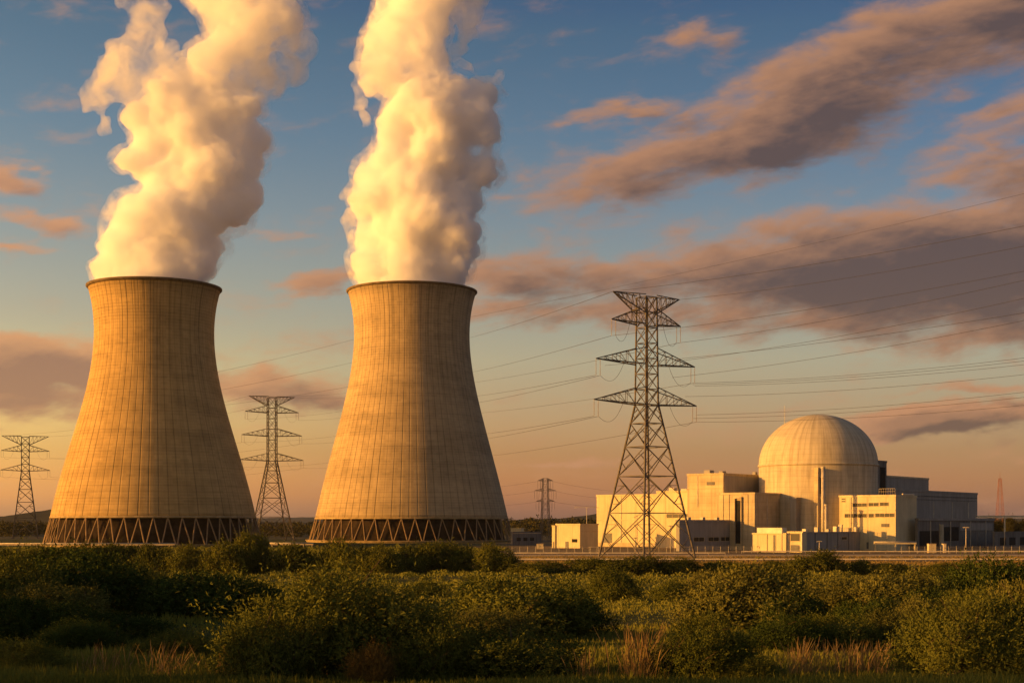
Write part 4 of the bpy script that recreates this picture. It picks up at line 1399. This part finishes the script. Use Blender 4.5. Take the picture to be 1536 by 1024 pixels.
def shrub_meshes(seed, n_lobes, n_shoots, per, leaf, leafw, shoot, spread=.62, tall=.62):
    """(foliage, stems) of a shrub about 1 in radius and 1 high, standing on z = 0."""
    rng = np.random.default_rng(seed)
    lob = []
    for k in range(n_lobes):
        a = rng.uniform(0, 2 * PI); rr = 1.12 * spread * math.sqrt(rng.uniform(0, 1))
        zz = rng.uniform(.22, tall * 1.12) * (1 - .42 * rr)
        rad = rng.uniform(.17, .37) * (1.1 - .30 * rr)
        lob.append((rr * math.cos(a), rr * math.sin(a), zz, rad))
    # skirts close to the ground
    for k in range(n_lobes // 2):
        a = rng.uniform(0, 2 * PI); rr = rng.uniform(.45, .75)
        lob.append((rr * math.cos(a), rr * math.sin(a), rng.uniform(.12, .28), rng.uniform(.2, .3)))
    lob = np.array(lob)
    pick = rng.choice(len(lob), n_shoots, p=lob[:, 3] ** 2 / (lob[:, 3] ** 2).sum())
    nrm = rng.normal(size=(n_shoots, 3)); nrm[:, 2] += .25
    nrm /= np.linalg.norm(nrm, axis=1, keepdims=True)
    depth = 1 - .55 * rng.uniform(0, 1, n_shoots) ** 1.6
    p0 = lob[pick, :3] + nrm * (lob[pick, 3] * depth)[:, None] * np.array([1.05, 1.05, .95])
    keep = p0[:, 2] > .01
    p0, nrm, pick = p0[keep], nrm[keep], pick[keep]
    sd_ = nrm * .7 + np.array([0, 0, .55]) + rng.normal(size=p0.shape) * .42
    sd_ /= np.linalg.norm(sd_, axis=1, keepdims=True)
    sl_ = shoot * rng.uniform(.5, 1.5, len(p0))
    t = (np.arange(per) + .5) / per
    base = p0[:, None] + sd_[:, None] * (sl_[:, None] * t)[..., None]
    base[..., 2] -= (sl_[:, None] * t ** 2) * .18
    base = base.reshape(-1, 3)
    # long sprigs that stand out of the outline
    ns = max(60, n_shoots // 40)
    pk2 = rng.choice(len(lob), ns)
    n2 = rng.normal(size=(ns, 3)); n2[:, 2] = np.abs(n2[:, 2]) + .5; n2 /= np.linalg.norm(n2, axis=1, keepdims=True)
    b2 = lob[pk2, :3] + n2 * lob[pk2, 3:4] * .8
    tt = np.linspace(0, 1, per * 2)
    ln2 = shoot * rng.uniform(1.3, 2.6, ns)
    sp2 = b2[:, None] + n2[:, None] * (ln2[:, None] * tt)[..., None]
    sp2 = (sp2 + rng.normal(size=sp2.shape) * leaf * .35).reshape(-1, 3)
    base = np.concatenate([base, sp2])
    pick_l = np.concatenate([np.repeat(pick, per), np.repeat(pk2, per * 2)])
    dir_l = np.concatenate([np.repeat(sd_, per, 0), np.repeat(n2, per * 2, 0)])
    ld = dir_l * .55 + rng.normal(size=base.shape) * .75
    clump = rng.uniform(0, 1, len(lob))[pick_l]
    tint = .45 * rng.uniform(0, 1, len(base)) + .3 * np.concatenate([np.repeat(rng.uniform(0, 1, len(p0)), per), np.repeat(rng.uniform(.4, 1, ns), per * 2)]) + .25 * clump
    # fill the unit size: 1 high, 1 in radius
    sx_ = 1 / np.percentile(np.hypot(base[:, 0], base[:, 1]), 97); sz_ = 1 / np.percentile(base[:, 2], 99)
    S_ = np.array([sx_, sx_, sz_]); base = base * S_; lob[:, :3] *= S_; lob[:, 3] *= sx_
    # leaves turn their faces outwards, away from the middle of their own bough and of the whole bush
    lc = lob[pick_l, :3]
    on = (base - lc); on /= np.linalg.norm(on, axis=1, keepdims=True) + 1e-9
    bo = base - np.array([0, 0, .25]); bo /= np.linalg.norm(bo, axis=1, keepdims=True) + 1e-9
    fo = leaves_mesh("foliage", base, ld, leaf, leafw, tint, rng, on * .6 + bo * .7)
    mb = MB()
    for k in range(max(6, n_lobes)):
        L_ = lob[k % len(lob)]
        a = rng.uniform(0, 2 * PI)
        b0 = Vector((.10 * math.cos(a), .10 * math.sin(a), -.03))
        tip = Vector(L_[:3])
        mid = b0.lerp(tip, .5) + Vector((rng.normal() * .05, rng.normal() * .05, .05))
        mb.bar(b0, mid, .022, .014, n=5, cap=False); mb.bar(mid, tip, .014, .007, n=5, cap=False)
        for q_ in range(4):
            e_ = tip + Vector(rng.normal(size=3)) * L_[3] * .6
            mb.bar(mid.lerp(tip, .6), e_, .007, .003, n=4, cap=False)
    # bare and dead twigs that reach out of the leaves
    for q_ in range(46):
        L_ = lob[rng.integers(len(lob))]
        n_ = rng.normal(size=3); n_[2] = abs(n_[2]) * .8 + .25; n_ /= np.linalg.norm(n_)
        c_ = Vector(L_[:3]); e_ = c_ + Vector(n_) * L_[3] * rng.uniform(1.05, 1.5)
        k_ = c_.lerp(e_, .55) + Vector(rng.normal(size=3)) * .02
        mb.bar(c_, k_, .006, .0045, n=4, cap=False); mb.bar(k_, e_, .0045, .0015, n=4, cap=False)
        mb.bar(k_, k_.lerp(e_, .7) + Vector(rng.normal(size=3)) * .05, .003, .0012, n=3, cap=False)
    sm = bpy.data.meshes.new("stem"); sm.from_pydata(mb.v, [], mb.f); sm.update()
    return fo, sm

PROTO = {
    "N": [shrub_meshes(100, 19, 4200, 9, .046, .020, .16), shrub_meshes(101, 14, 3800, 10, .044, .016, .24, .58, .72), shrub_meshes(102, 24, 4600, 8, .042, .023, .13, .70, .60)],
    "M": [shrub_meshes(200, 18, 3800, 8, .054, .027, .15), shrub_meshes(201, 13, 3300, 9, .052, .022, .24, .54, .74), shrub_meshes(202, 24, 4200, 7, .050, .030, .12, .72, .58), shrub_meshes(203, 16, 3700, 8, .056, .026, .18, .6, .68)],
    "R": [shrub_meshes(300, 16, 2800, 7, .062, .038, .13), shrub_meshes(301, 12, 2500, 7, .062, .032, .20, .55, .70), shrub_meshes(302, 20, 3000, 7, .058, .040, .11, .72, .58), shrub_meshes(303, 14, 2700, 7, .066, .036, .15)],
}
_count = {"N": 0, "M": 0, "R": 0}
_mesh_mat = {}
def shrub(px, top, wpx, d, label, group=None, mat=None, name="shrub", rz=None, form=None):
    cls = "N" if d < 70 else "M" if d < 185 else "R"
    k = _count[cls]; _count[cls] += 1
    fo, sm = PROTO[cls][k % len(PROTO[cls]) if form is None else form]
    x_ = X(px, d)
    zg = float(ground(x_, d))
    root = empty(name, (x_, d, zg - .05))
    w_ = wpx * d / F / 2 * 1.02
    hgt = max(Zh(top, d) - zg, .5) * 1.02
    rnd = random.Random(int(px * 7 + top))
    root.rotation_euler = (0, 0, rnd.uniform(0, 2 * PI) if rz is None else rz)
    root.scale = (w_ * rnd.uniform(.95, 1.08), w_ * rnd.uniform(.95, 1.08), hgt)
    mat = mat or (M_leaf_row if cls == "R" else M_leaf)
    for me, mm, nm in ((fo, mat, "foliage"), (sm, M_stem, "stem")):
        key = (me.name, mm.name)
        if key not in _mesh_mat:
            m2 = me if not me.materials else me.copy()
            m2.materials.clear(); m2.materials.append(mm)
            _mesh_mat[key] = m2
        link(nm, _mesh_mat[key], None, root)
    tag(root, label, "shrub", group)
    return root

GROW = "shrubs in the thicket along the plant's near side"
GMID = "shrubs scattered over the meadow"
GNEAR = "big leafy shrubs close to the viewer"
row = [
    (12, 824, 90, 300, "dark shrub cut off by the left edge, in the thicket below the far left pylon"),
    (62, 820, 70, 306, "second shrub from the left edge in the thicket"),
    (122, 819, 78, 312, "leafy thicket shrub under the left foot of the nearer tower"),
    (182, 818, 66, 318, "smaller thicket shrub under the nearer tower's left struts"),
    (232, 820, 74, 312, "low thicket shrub under the middle of the nearer tower"),
    (290, 820, 84, 308, "broad thicket shrub under the nearer tower's shaded right half"),
    (340, 816, 84, 304, "shrub joined to the tall one at the nearer tower's right foot"),
    (380, 802, 58, 312, "tall thicket shrub reaching up to the nearer tower's right foot"),
    (443, 819, 86, 308, "shrub in the gap between the towers, under the lattice pylon"),
    (520, 812, 92, 305, "large rounded thicket shrub under the middle tower's left foot"),
    (570, 821, 72, 300, "low shrub right after the large rounded one, under the middle tower"),
    (632, 818, 84, 308, "thicket shrub under the middle tower's struts, centre of its base"),
    (686, 816, 70, 312, "thicket shrub under the middle tower's right half"),
    (743, 818, 72, 304, "round dark shrub at the right end of the thicket under the middle tower"),
    (808, 843, 96, 296, "low wide shrub just right of the round dark one"),
    (880, 838, 84, 300, "shrub in front of the tall pylon's left leg"),
    (940, 836, 104, 298, "wide shrub below the tall pylon's near leg"),
    (1014, 838, 86, 300, "shrub below the tall pylon's right leg"),
    (1078, 842, 62, 304, "small shrub below the low grey workshop"),
    (1118, 845, 54, 300, "small shrub below the slotted concrete block"),
    (1156, 842, 56, 306, "small shrub just left of the highest shrub on the right"),
    (1223, 827, 92, 298, "highest rounded shrub in front of the reactor buildings"),
    (1290, 841, 60, 302, "shrub just right of the highest rounded one by the reactor"),
    (1335, 845, 64, 300, "low shrub below the sunlit office block"),
    (1410, 845, 84, 298, "flat dark shrub below the dark annex"),
    (1452, 852, 40, 290, "tiny shrub at the right end of the thicket"),
]
for (px, top, w_, d, lb) in row:
    shrub(px, top, w_, d, lb, GROW, M_leaf_row)
mid = [
    (118, 832, 215, 106, "big bushy shrub standing out of the dark mass at the left"),
    (20, 838, 180, 98, "dense shrub filling the left edge below the thicket"),
    (205, 848, 120, 124, "shrub behind the right shoulder of the big bushy one at left"),
    (292, 862, 185, 106, "wide dark mounded shrub to the right of the left mass"),
    (378, 878, 110, 108, "dark shrub at the right end of the wide mounded one"),
    (70, 905, 170, 80, "shaded shrub low in the dark mass at the left edge"),
    (180, 920, 150, 78, "shaded shrub at the foot of the big bushy one at left"),
    (638, 872, 66, 170, "small rounded shrub in the middle of the sunlit meadow"),
    (703, 872, 30, 165, "little dark bush alone in the middle of the meadow"),
    (923, 855, 92, 155, "rounded lone shrub in the meadow below the tall pylon"),
    (1010, 872, 70, 150, "low shrub between the lone round one and the large one to its right"),
    (1115, 855, 200, 98, "large pale green shrub, the biggest right of the centre"),
    (1185, 890, 120, 96, "dark shrub against the right flank of the large pale one"),
    (1250, 866, 165, 112, "broad shrub in the row right of the large pale one"),
    (1350, 862, 165, 108, "second broad shrub in that row, below the office block"),
    (1396, 886, 96, 104, "dark shrub at the right end of the row of broad shrubs"),
    (1300, 902, 120, 92, "shaded shrub in front of the two broad ones"),
    (1432, 858, 84, 135, "shrub rising behind the dark one at the right"),
    (1500, 842, 150, 110, "tall shrub filling the right edge below the dark shed"),
    (1466, 886, 110, 92, "shrub in front of the tall one at the right edge"),
    (775, 872, 250, 80, "wide leafy shrub in the middle, just right of the great one"),
    (850, 886, 130, 86, "dark right-hand half of the wide leafy shrub in the middle"),
]
for (px, top, w_, d, lb) in mid:
    shrub(px, top, w_, d, lb, GMID, M_leaf_deep if "dark" in lb or "shaded" in lb else M_leaf_olive if "pale" in lb or int(px) % 3 == 0 else M_leaf)  # shaded shrubs take the darker leaf, shade put into their colour
fill = [
    (90, 880, 150, 92, "shaded shrub below the dense one at the left edge"),
    (20, 900, 130, 74, "dark shrub at the left edge, lower down in the dark mass"),
    (130, 930, 140, 66, "dark brush in front of the dark mass at the left"),
    (265, 945, 130, 62, "shaded brush left of the great shrub, above the dry grass"),
    (740, 915, 150, 68, "leafy shrub in front of the wide one in the middle"),
    (1170, 925, 130, 68, "dark brush in front of the large pale shrub's right half"),
    (1255, 925, 130, 70, "shaded brush below the first broad shrub"),
    (1350, 918, 130, 72, "shaded brush below the second broad shrub"),
    (1400, 900, 110, 84, "shrub behind the corner pair at the bottom right"),
    (1520, 880, 120, 72, "shrub on the right edge above the corner pair"),
    (1060, 858, 60, 180, "small shrub far in the meadow below the low workshop"),
    (480, 858, 70, 200, "low meadow shrub under the gap between the towers"),
]
for (px, top, w_, d, lb) in fill:
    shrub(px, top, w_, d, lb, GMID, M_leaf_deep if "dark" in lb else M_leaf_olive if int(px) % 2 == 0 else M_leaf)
near = [
    (505, 858, 330, 46, "great sunlit shrub low in the middle, the biggest of all", M_leaf),
    (395, 925, 160, 42.5, "left foot of brush beside the great sunlit shrub", M_leaf),
    (640, 925, 170, 44.5, "dark brush at the right foot of the great sunlit shrub", M_leaf),
    (560, 968, 90, 41, "low reddish sprig bush at the bottom edge below the great shrub", M_leaf_warm),
    (760, 950, 230, 45, "shaded low brush below the wide leafy shrub, bottom centre", M_leaf),
    (1045, 928, 170, 42.5, "shrub at the bottom edge right of the tall dry grass", M_leaf),
    (1440, 908, 220, 43, "shrub at the bottom right, left one of the corner pair", M_leaf),
    (1530, 895, 210, 44, "shrub filling the bottom right corner", M_leaf),
    (1130, 980, 100, 42, "dark low brush at the bottom edge between two dry grass patches", M_leaf),
    (20, 960, 170, 52, "black shaded brush in the bottom left corner", M_leaf),
]
for (px, top, w_, d, lb, mt) in near:
    shrub(px, top, w_, d, lb, GNEAR, mt, form=1 if mt is M_leaf_warm else None)

# unseen scrub added beyond the left edge to cast shade over the foreground
for k, (x_, y_, w_, h_) in enumerate(((-33, 23, 4.5, 9.5), (-34, 28.5, 4.0, 7.5), (-35, 34, 4, 5.5), (-38, 41, 4.5, 4.6), (-41, 49, 4.5, 5.0), (-44, 57, 5, 6.5), (-50, 68, 6, 7.5), (-54, 79, 6, 7.0), (-57, 90, 6, 6.5))):
    o = shrub(768 + x_ / y_ * F, HZ - (float(ground(x_, y_)) + h_ - ZC) / y_ * F, w_ * 2 / y_ * F, y_, "tall unseen scrub added beyond the left edge to shade the foreground", "unseen scrub added beyond the left edge for shade", M_leaf)

# tufts of tall dry grass
def dry_tuft(px, top, wpx, d, n, label, seed):
    rng = np.random.default_rng(seed)
    x_ = X(px, d); zg = float(ground(x_, d))
    w_ = wpx * d / F / 2; hgt = Zh(top, d) - zg
    base = np.stack([rng.normal(0, w_ * .5, n), rng.normal(0, w_ * .4, n), np.zeros(n)], -1)
    lean = rng.normal(0, .24, (n, 2)) + np.array([.10, 0]) + base[:, :2] / max(w_, .1) * .12
    lean = np.clip(lean, -.35, .45)
    hh = hgt * rng.uniform(.3, 1.0, n) ** 1.2
    S = 4
    vs, qs = [], []
    t = np.linspace(0, 1, S + 1)
    ang = rng.uniform(0, PI, n)
    sx, sy = np.cos(ang), np.sin(ang)
    wid = .006 * (1 - t * .6)
    v = np.zeros((n, S + 1, 2, 3))
    for k in range(S + 1):
        cx = base[:, 0] + lean[:, 0] * hh * t[k] ** 1.7
        cy_ = base[:, 1] + lean[:, 1] * hh * t[k] ** 1.7
        cz = hh * t[k]
        wk = wid[k] + (.012 * (t[k] > .7) * (t[k] < .99))
        for s_, sg in ((0, -1), (1, 1)):
            v[:, k, s_, 0] = cx + sg * sx * wk; v[:, k, s_, 1] = cy_ + sg * sy * wk; v[:, k, s_, 2] = cz
    idx = np.arange(n)[:, None] * (2 * (S + 1)) + np.arange(S)[None] * 2
    q = np.stack([idx, idx + 1, idx + 3, idx + 2], -1).reshape(-1, 4)
    me = np_mesh("grass_tuft", v.reshape(-1, 3), [q])
    at_ = me.attributes.new("tint", "FLOAT", "FACE")
    at_.data.foreach_set("value", np.repeat(rng.uniform(0, 1, n), S).astype(np.float32))
    o = link("grass_tuft", me, M_straw)
    o.location = (x_, d, zg - .03)
    tag(o, label, "dry grass", "tufts of tall dry grass")
dry_tuft(962, 930, 70, 42, 210, "tallest orange dry grass tuft, low right of the middle", 1)
dry_tuft(1200, 950, 50, 47, 110, "dry grass tuft at the left end of the long dry patch", 2)
dry_tuft(1285, 955, 150, 48, 420, "long patch of dry reddish grass in front of the shaded shrubs", 3)
dry_tuft(250, 955, 60, 44, 90, "dry grass tuft in front of the dark mass, left of the great shrub", 4)
dry_tuft(160, 958, 90, 47, 80, "sparse dry grass in the shade at the bottom left", 5)
dry_tuft(330, 955, 40, 43, 40, "few dry stalks at the great shrub's left foot", 6)
dry_tuft(885, 965, 50, 43, 36, "few dry stalks left of the tallest dry tuft", 7)

# meadow grass and low undergrowth: past counting
rng = np.random.default_rng(21)
def scatter(n, d0, d1, power=1.0):
    u = rng.uniform(0, 1, n)
    inv = 1 / d0 + (1 / d1 - 1 / d0) * u ** power
    d = 1 / inv
    x_ = (rng.uniform(-80, 1616, n) - 768) / F * d
    return x_, d
n = 60000
gx_, gd = scatter(n, 30, 350)
patch = fbm(gx_, gd * .6, .22, 8)
k = rng.uniform(-1.2, 1.4, n) < patch + .7
gx_, gd, patch = gx_[k], gd[k], patch[k]
n = len(gx_)
per = 5
hh = (.22 + .16 * np.clip(patch, -1, 1.5)) * rng.uniform(.5, 1.4, n) * (1 + gd / 260) * np.where(gd < 58, rng.uniform(.8, 1.7, n), 1.0)
base = np.repeat(np.stack([gx_, gd, ground(gx_, gd) - .03], -1), per, 0)
sp = np.repeat(.10 + gd / 420, per)
base[:, 0] += rng.normal(size=len(base)) * sp; base[:, 1] += rng.normal(size=len(base)) * sp
dirs = rng.normal(size=(len(base), 3)) * .38; dirs[:, 2] = np.abs(dirs[:, 2]) + .85
Lg = np.repeat(hh, per)
me = leaves_mesh("grass", base, dirs, Lg, np.where(np.repeat(gd, per) < 58, .022, .035) + np.repeat(gd, per) * .00062, -.22 * (np.repeat(gd, per) < 58) + .35 * rng.uniform(0, 1, len(base)) + .3 + .3 * np.repeat(np.clip(patch, -1, 1), per), rng)
tag(link("grass", me, M_grass), "rough meadow grass between the shrubs", "grass", kind="stuff")
# sunlit dry grass on the strip before the railway and the road
n = 15000
d_ = rng.uniform(318, 487, n); px_r = rng.uniform(690, 1640, n)
x_ = (px_r - 768) / F * d_
k = (x_ > -14) & ((d_ < 429) | (d_ > 447)) & (rng.uniform(-1.3, .8, n) < fbm(x_, d_ * .5, .09, 31))
x_, d_ = x_[k], d_[k]; n = len(x_)
base = np.repeat(np.stack([x_, d_, ground(x_, d_) - .03], -1), 4, 0)
base[:, :2] += rng.normal(size=(len(base), 2)) * .5
dirs = rng.normal(size=(len(base), 3)) * .35; dirs[:, 2] = np.abs(dirs[:, 2]) + .8
me = leaves_mesh("dry_grass", base, dirs, np.full(len(base), .62), np.full(len(base), .20), rng.uniform(0, 1, len(base)), rng)
tag(link("dry_grass", me, M_gold), "short golden dry grass before the railway strip", "dry grass", kind="stuff")
# low leafy growth in mounds
n = 2100
mx_, md_ = scatter(n, 130, 345, .8)
bx_, bd_ = rng.uniform(-40, 760, 900), rng.uniform(300, 640, 900)
mx_ = np.concatenate([mx_, (bx_ - 768) / F * bd_]); md_ = np.concatenate([md_, bd_])
pt2 = fbm(mx_, md_, .12, 15)
n = len(mx_)
k = (rng.uniform(-1.4, 1.0, n) < pt2) | (md_ > 345)
mx_, md_ = mx_[k], md_[k]
n = len(mx_)
per = 90
rad = rng.uniform(.45, 1.5, n) * (.7 + np.minimum(md_, 420) / 260)
hgt = rad * rng.uniform(.3, .6, n)
nr = rng.normal(size=(n, per, 3)); nr[..., 2] = np.abs(nr[..., 2])
nr /= np.linalg.norm(nr, axis=2, keepdims=True)
q_ = rng.uniform(.55, 1.0, (n, per, 1))
loc = nr * q_
base = np.stack([mx_[:, None] + loc[..., 0] * rad[:, None], md_[:, None] + loc[..., 1] * rad[:, None], (ground(mx_, md_))[:, None] + loc[..., 2] * hgt[:, None]], -1).reshape(-1, 3)
dirs = nr.reshape(-1, 3) * .6 + rng.normal(size=(n * per, 3)) * .6 + np.array([0, 0, .35])
me = leaves_mesh("undergrowth", base, dirs, np.repeat(.10 + np.minimum(md_, 420) * .0013, per), np.repeat(.05 + np.minimum(md_, 420) * .0007, per), np.repeat(rng.uniform(0, .5, n), per) + .5 * rng.uniform(0, 1, n * per), rng, nr.reshape(-1, 3))
tag(link("undergrowth", me, M_under), "low leafy growth in mounds over the meadow", "undergrowth", kind="stuff")

# trees beyond the plant
def mass_of_trees(label, spans, seed):
    rng = np.random.default_rng(seed)
    B, Dd, Ls, Wl, T, NN = [], [], [], [], [], []
    for (x0, x1, y0, y1, d0, d1, cnt, h0, h1) in spans:
        for _ in range(cnt):
            d = rng.uniform(d0, d1); px = rng.uniform(x0, x1)
            hgt = rng.uniform(h0, h1); r_ = hgt * rng.uniform(.42, .62)
            c = np.array([X(px, d), d, hgt * .5])
            m_ = 170
            nr = rng.normal(size=(m_, 3)); nr /= np.linalg.norm(nr, axis=1, keepdims=True)
            lump = 1 + .28 * np.sin(nr[:, 0] * 5 + rng.uniform(0, 6)) * np.sin(nr[:, 2] * 4 + rng.uniform(0, 6))
            p_ = c + nr * np.array([r_, r_, hgt * .52]) * (lump * rng.uniform(.6, 1.0, m_))[:, None]
            p_[:, 2] = np.maximum(p_[:, 2], .2)
            B.append(p_); Dd.append(nr * .7 + rng.normal(size=(m_, 3)) * .6)
            Ls.append(np.full(m_, hgt * .16)); Wl.append(np.full(m_, hgt * .11)); T.append(rng.uniform(0, .6, m_) + rng.uniform(0, .4)); NN.append(nr)
    B, Dd, Ls, Wl, T, NN = map(np.concatenate, (B, Dd, Ls, Wl, T, NN))
    me = leaves_mesh("treeline", B, Dd, Ls, Wl, T, rng, NN)
    tag(link("treeline", me, M_tree), label, "treeline", kind="stuff")
mass_of_trees("dark far trees beyond the plant", [
    (-60, 110, 0, 0, 1250, 1700, 150, 8, 14), (360, 520, 0, 0, 1150, 1700, 110, 7, 13), (755, 905, 0, 0, 1300, 1900, 130, 9, 17), (1440, 1640, 0, 0, 1150, 1500, 90, 9, 15),
    (-200, 1800, 0, 0, 2100, 3000, 420, 10, 17)], 5)
for (px, top, w_, d, lb) in ((1476, 778, 36, 760, "tree behind the dark annex's right end, under the pipe bridge"), (1499, 781, 34, 770, "tree at the red mast's foot, under the pipe bridge"),
        (1521, 777, 38, 750, "tree nearest the right edge, under the pipe bridge"), (1545, 779, 40, 765, "tree half cut off by the right edge, over the dark shed")):
    x_ = X(px, d)
    root = empty("tree", (x_, d, 0))
    hgt = Zh(top, d); r_ = w_ * d / F / 2
    fo, sm = PROTO["R"][int(px) % 4]
    key = (fo.name, "tree")
    if key not in _mesh_mat:
        m2 = fo.copy(); m2.materials.clear(); m2.materials.append(M_tree); _mesh_mat[key] = m2
    o = link("crown", _mesh_mat[key], None, root); o.scale = (r_, r_, hgt * .86); o.location = (0, 0, hgt * .14)
    mb = MB(); mb.bar((0, 0, -.3), (.2, 0, hgt * .3), .38, .28, n=8); mb.bar((.2, 0, hgt * .3), (0, .1, hgt * .7), .28, .12, n=8)
    mb.build("trunk", M_stem, root, True)
    tag(root, lb, "tree", "trees under the high pipe bridge")

# ------------------------------------------------------------------ evening haze
m, h, out = new_mat("evening_haze")
pv = h.n("ShaderNodeVolumePrincipled")
pv.inputs["Color"].default_value = (.92, .94, 1.0, 1)
pv.inputs["Density"].default_value = 1.3e-5
pv.inputs["Anisotropy"].default_value = .2
h.t.links.new(pv.outputs[0], out.inputs["Volume"])
mb = MB()
mb.box((-9500, -900, -2.5), (9500, 9500, 330))
tag(mb.build("haze", m), kind="stuff")
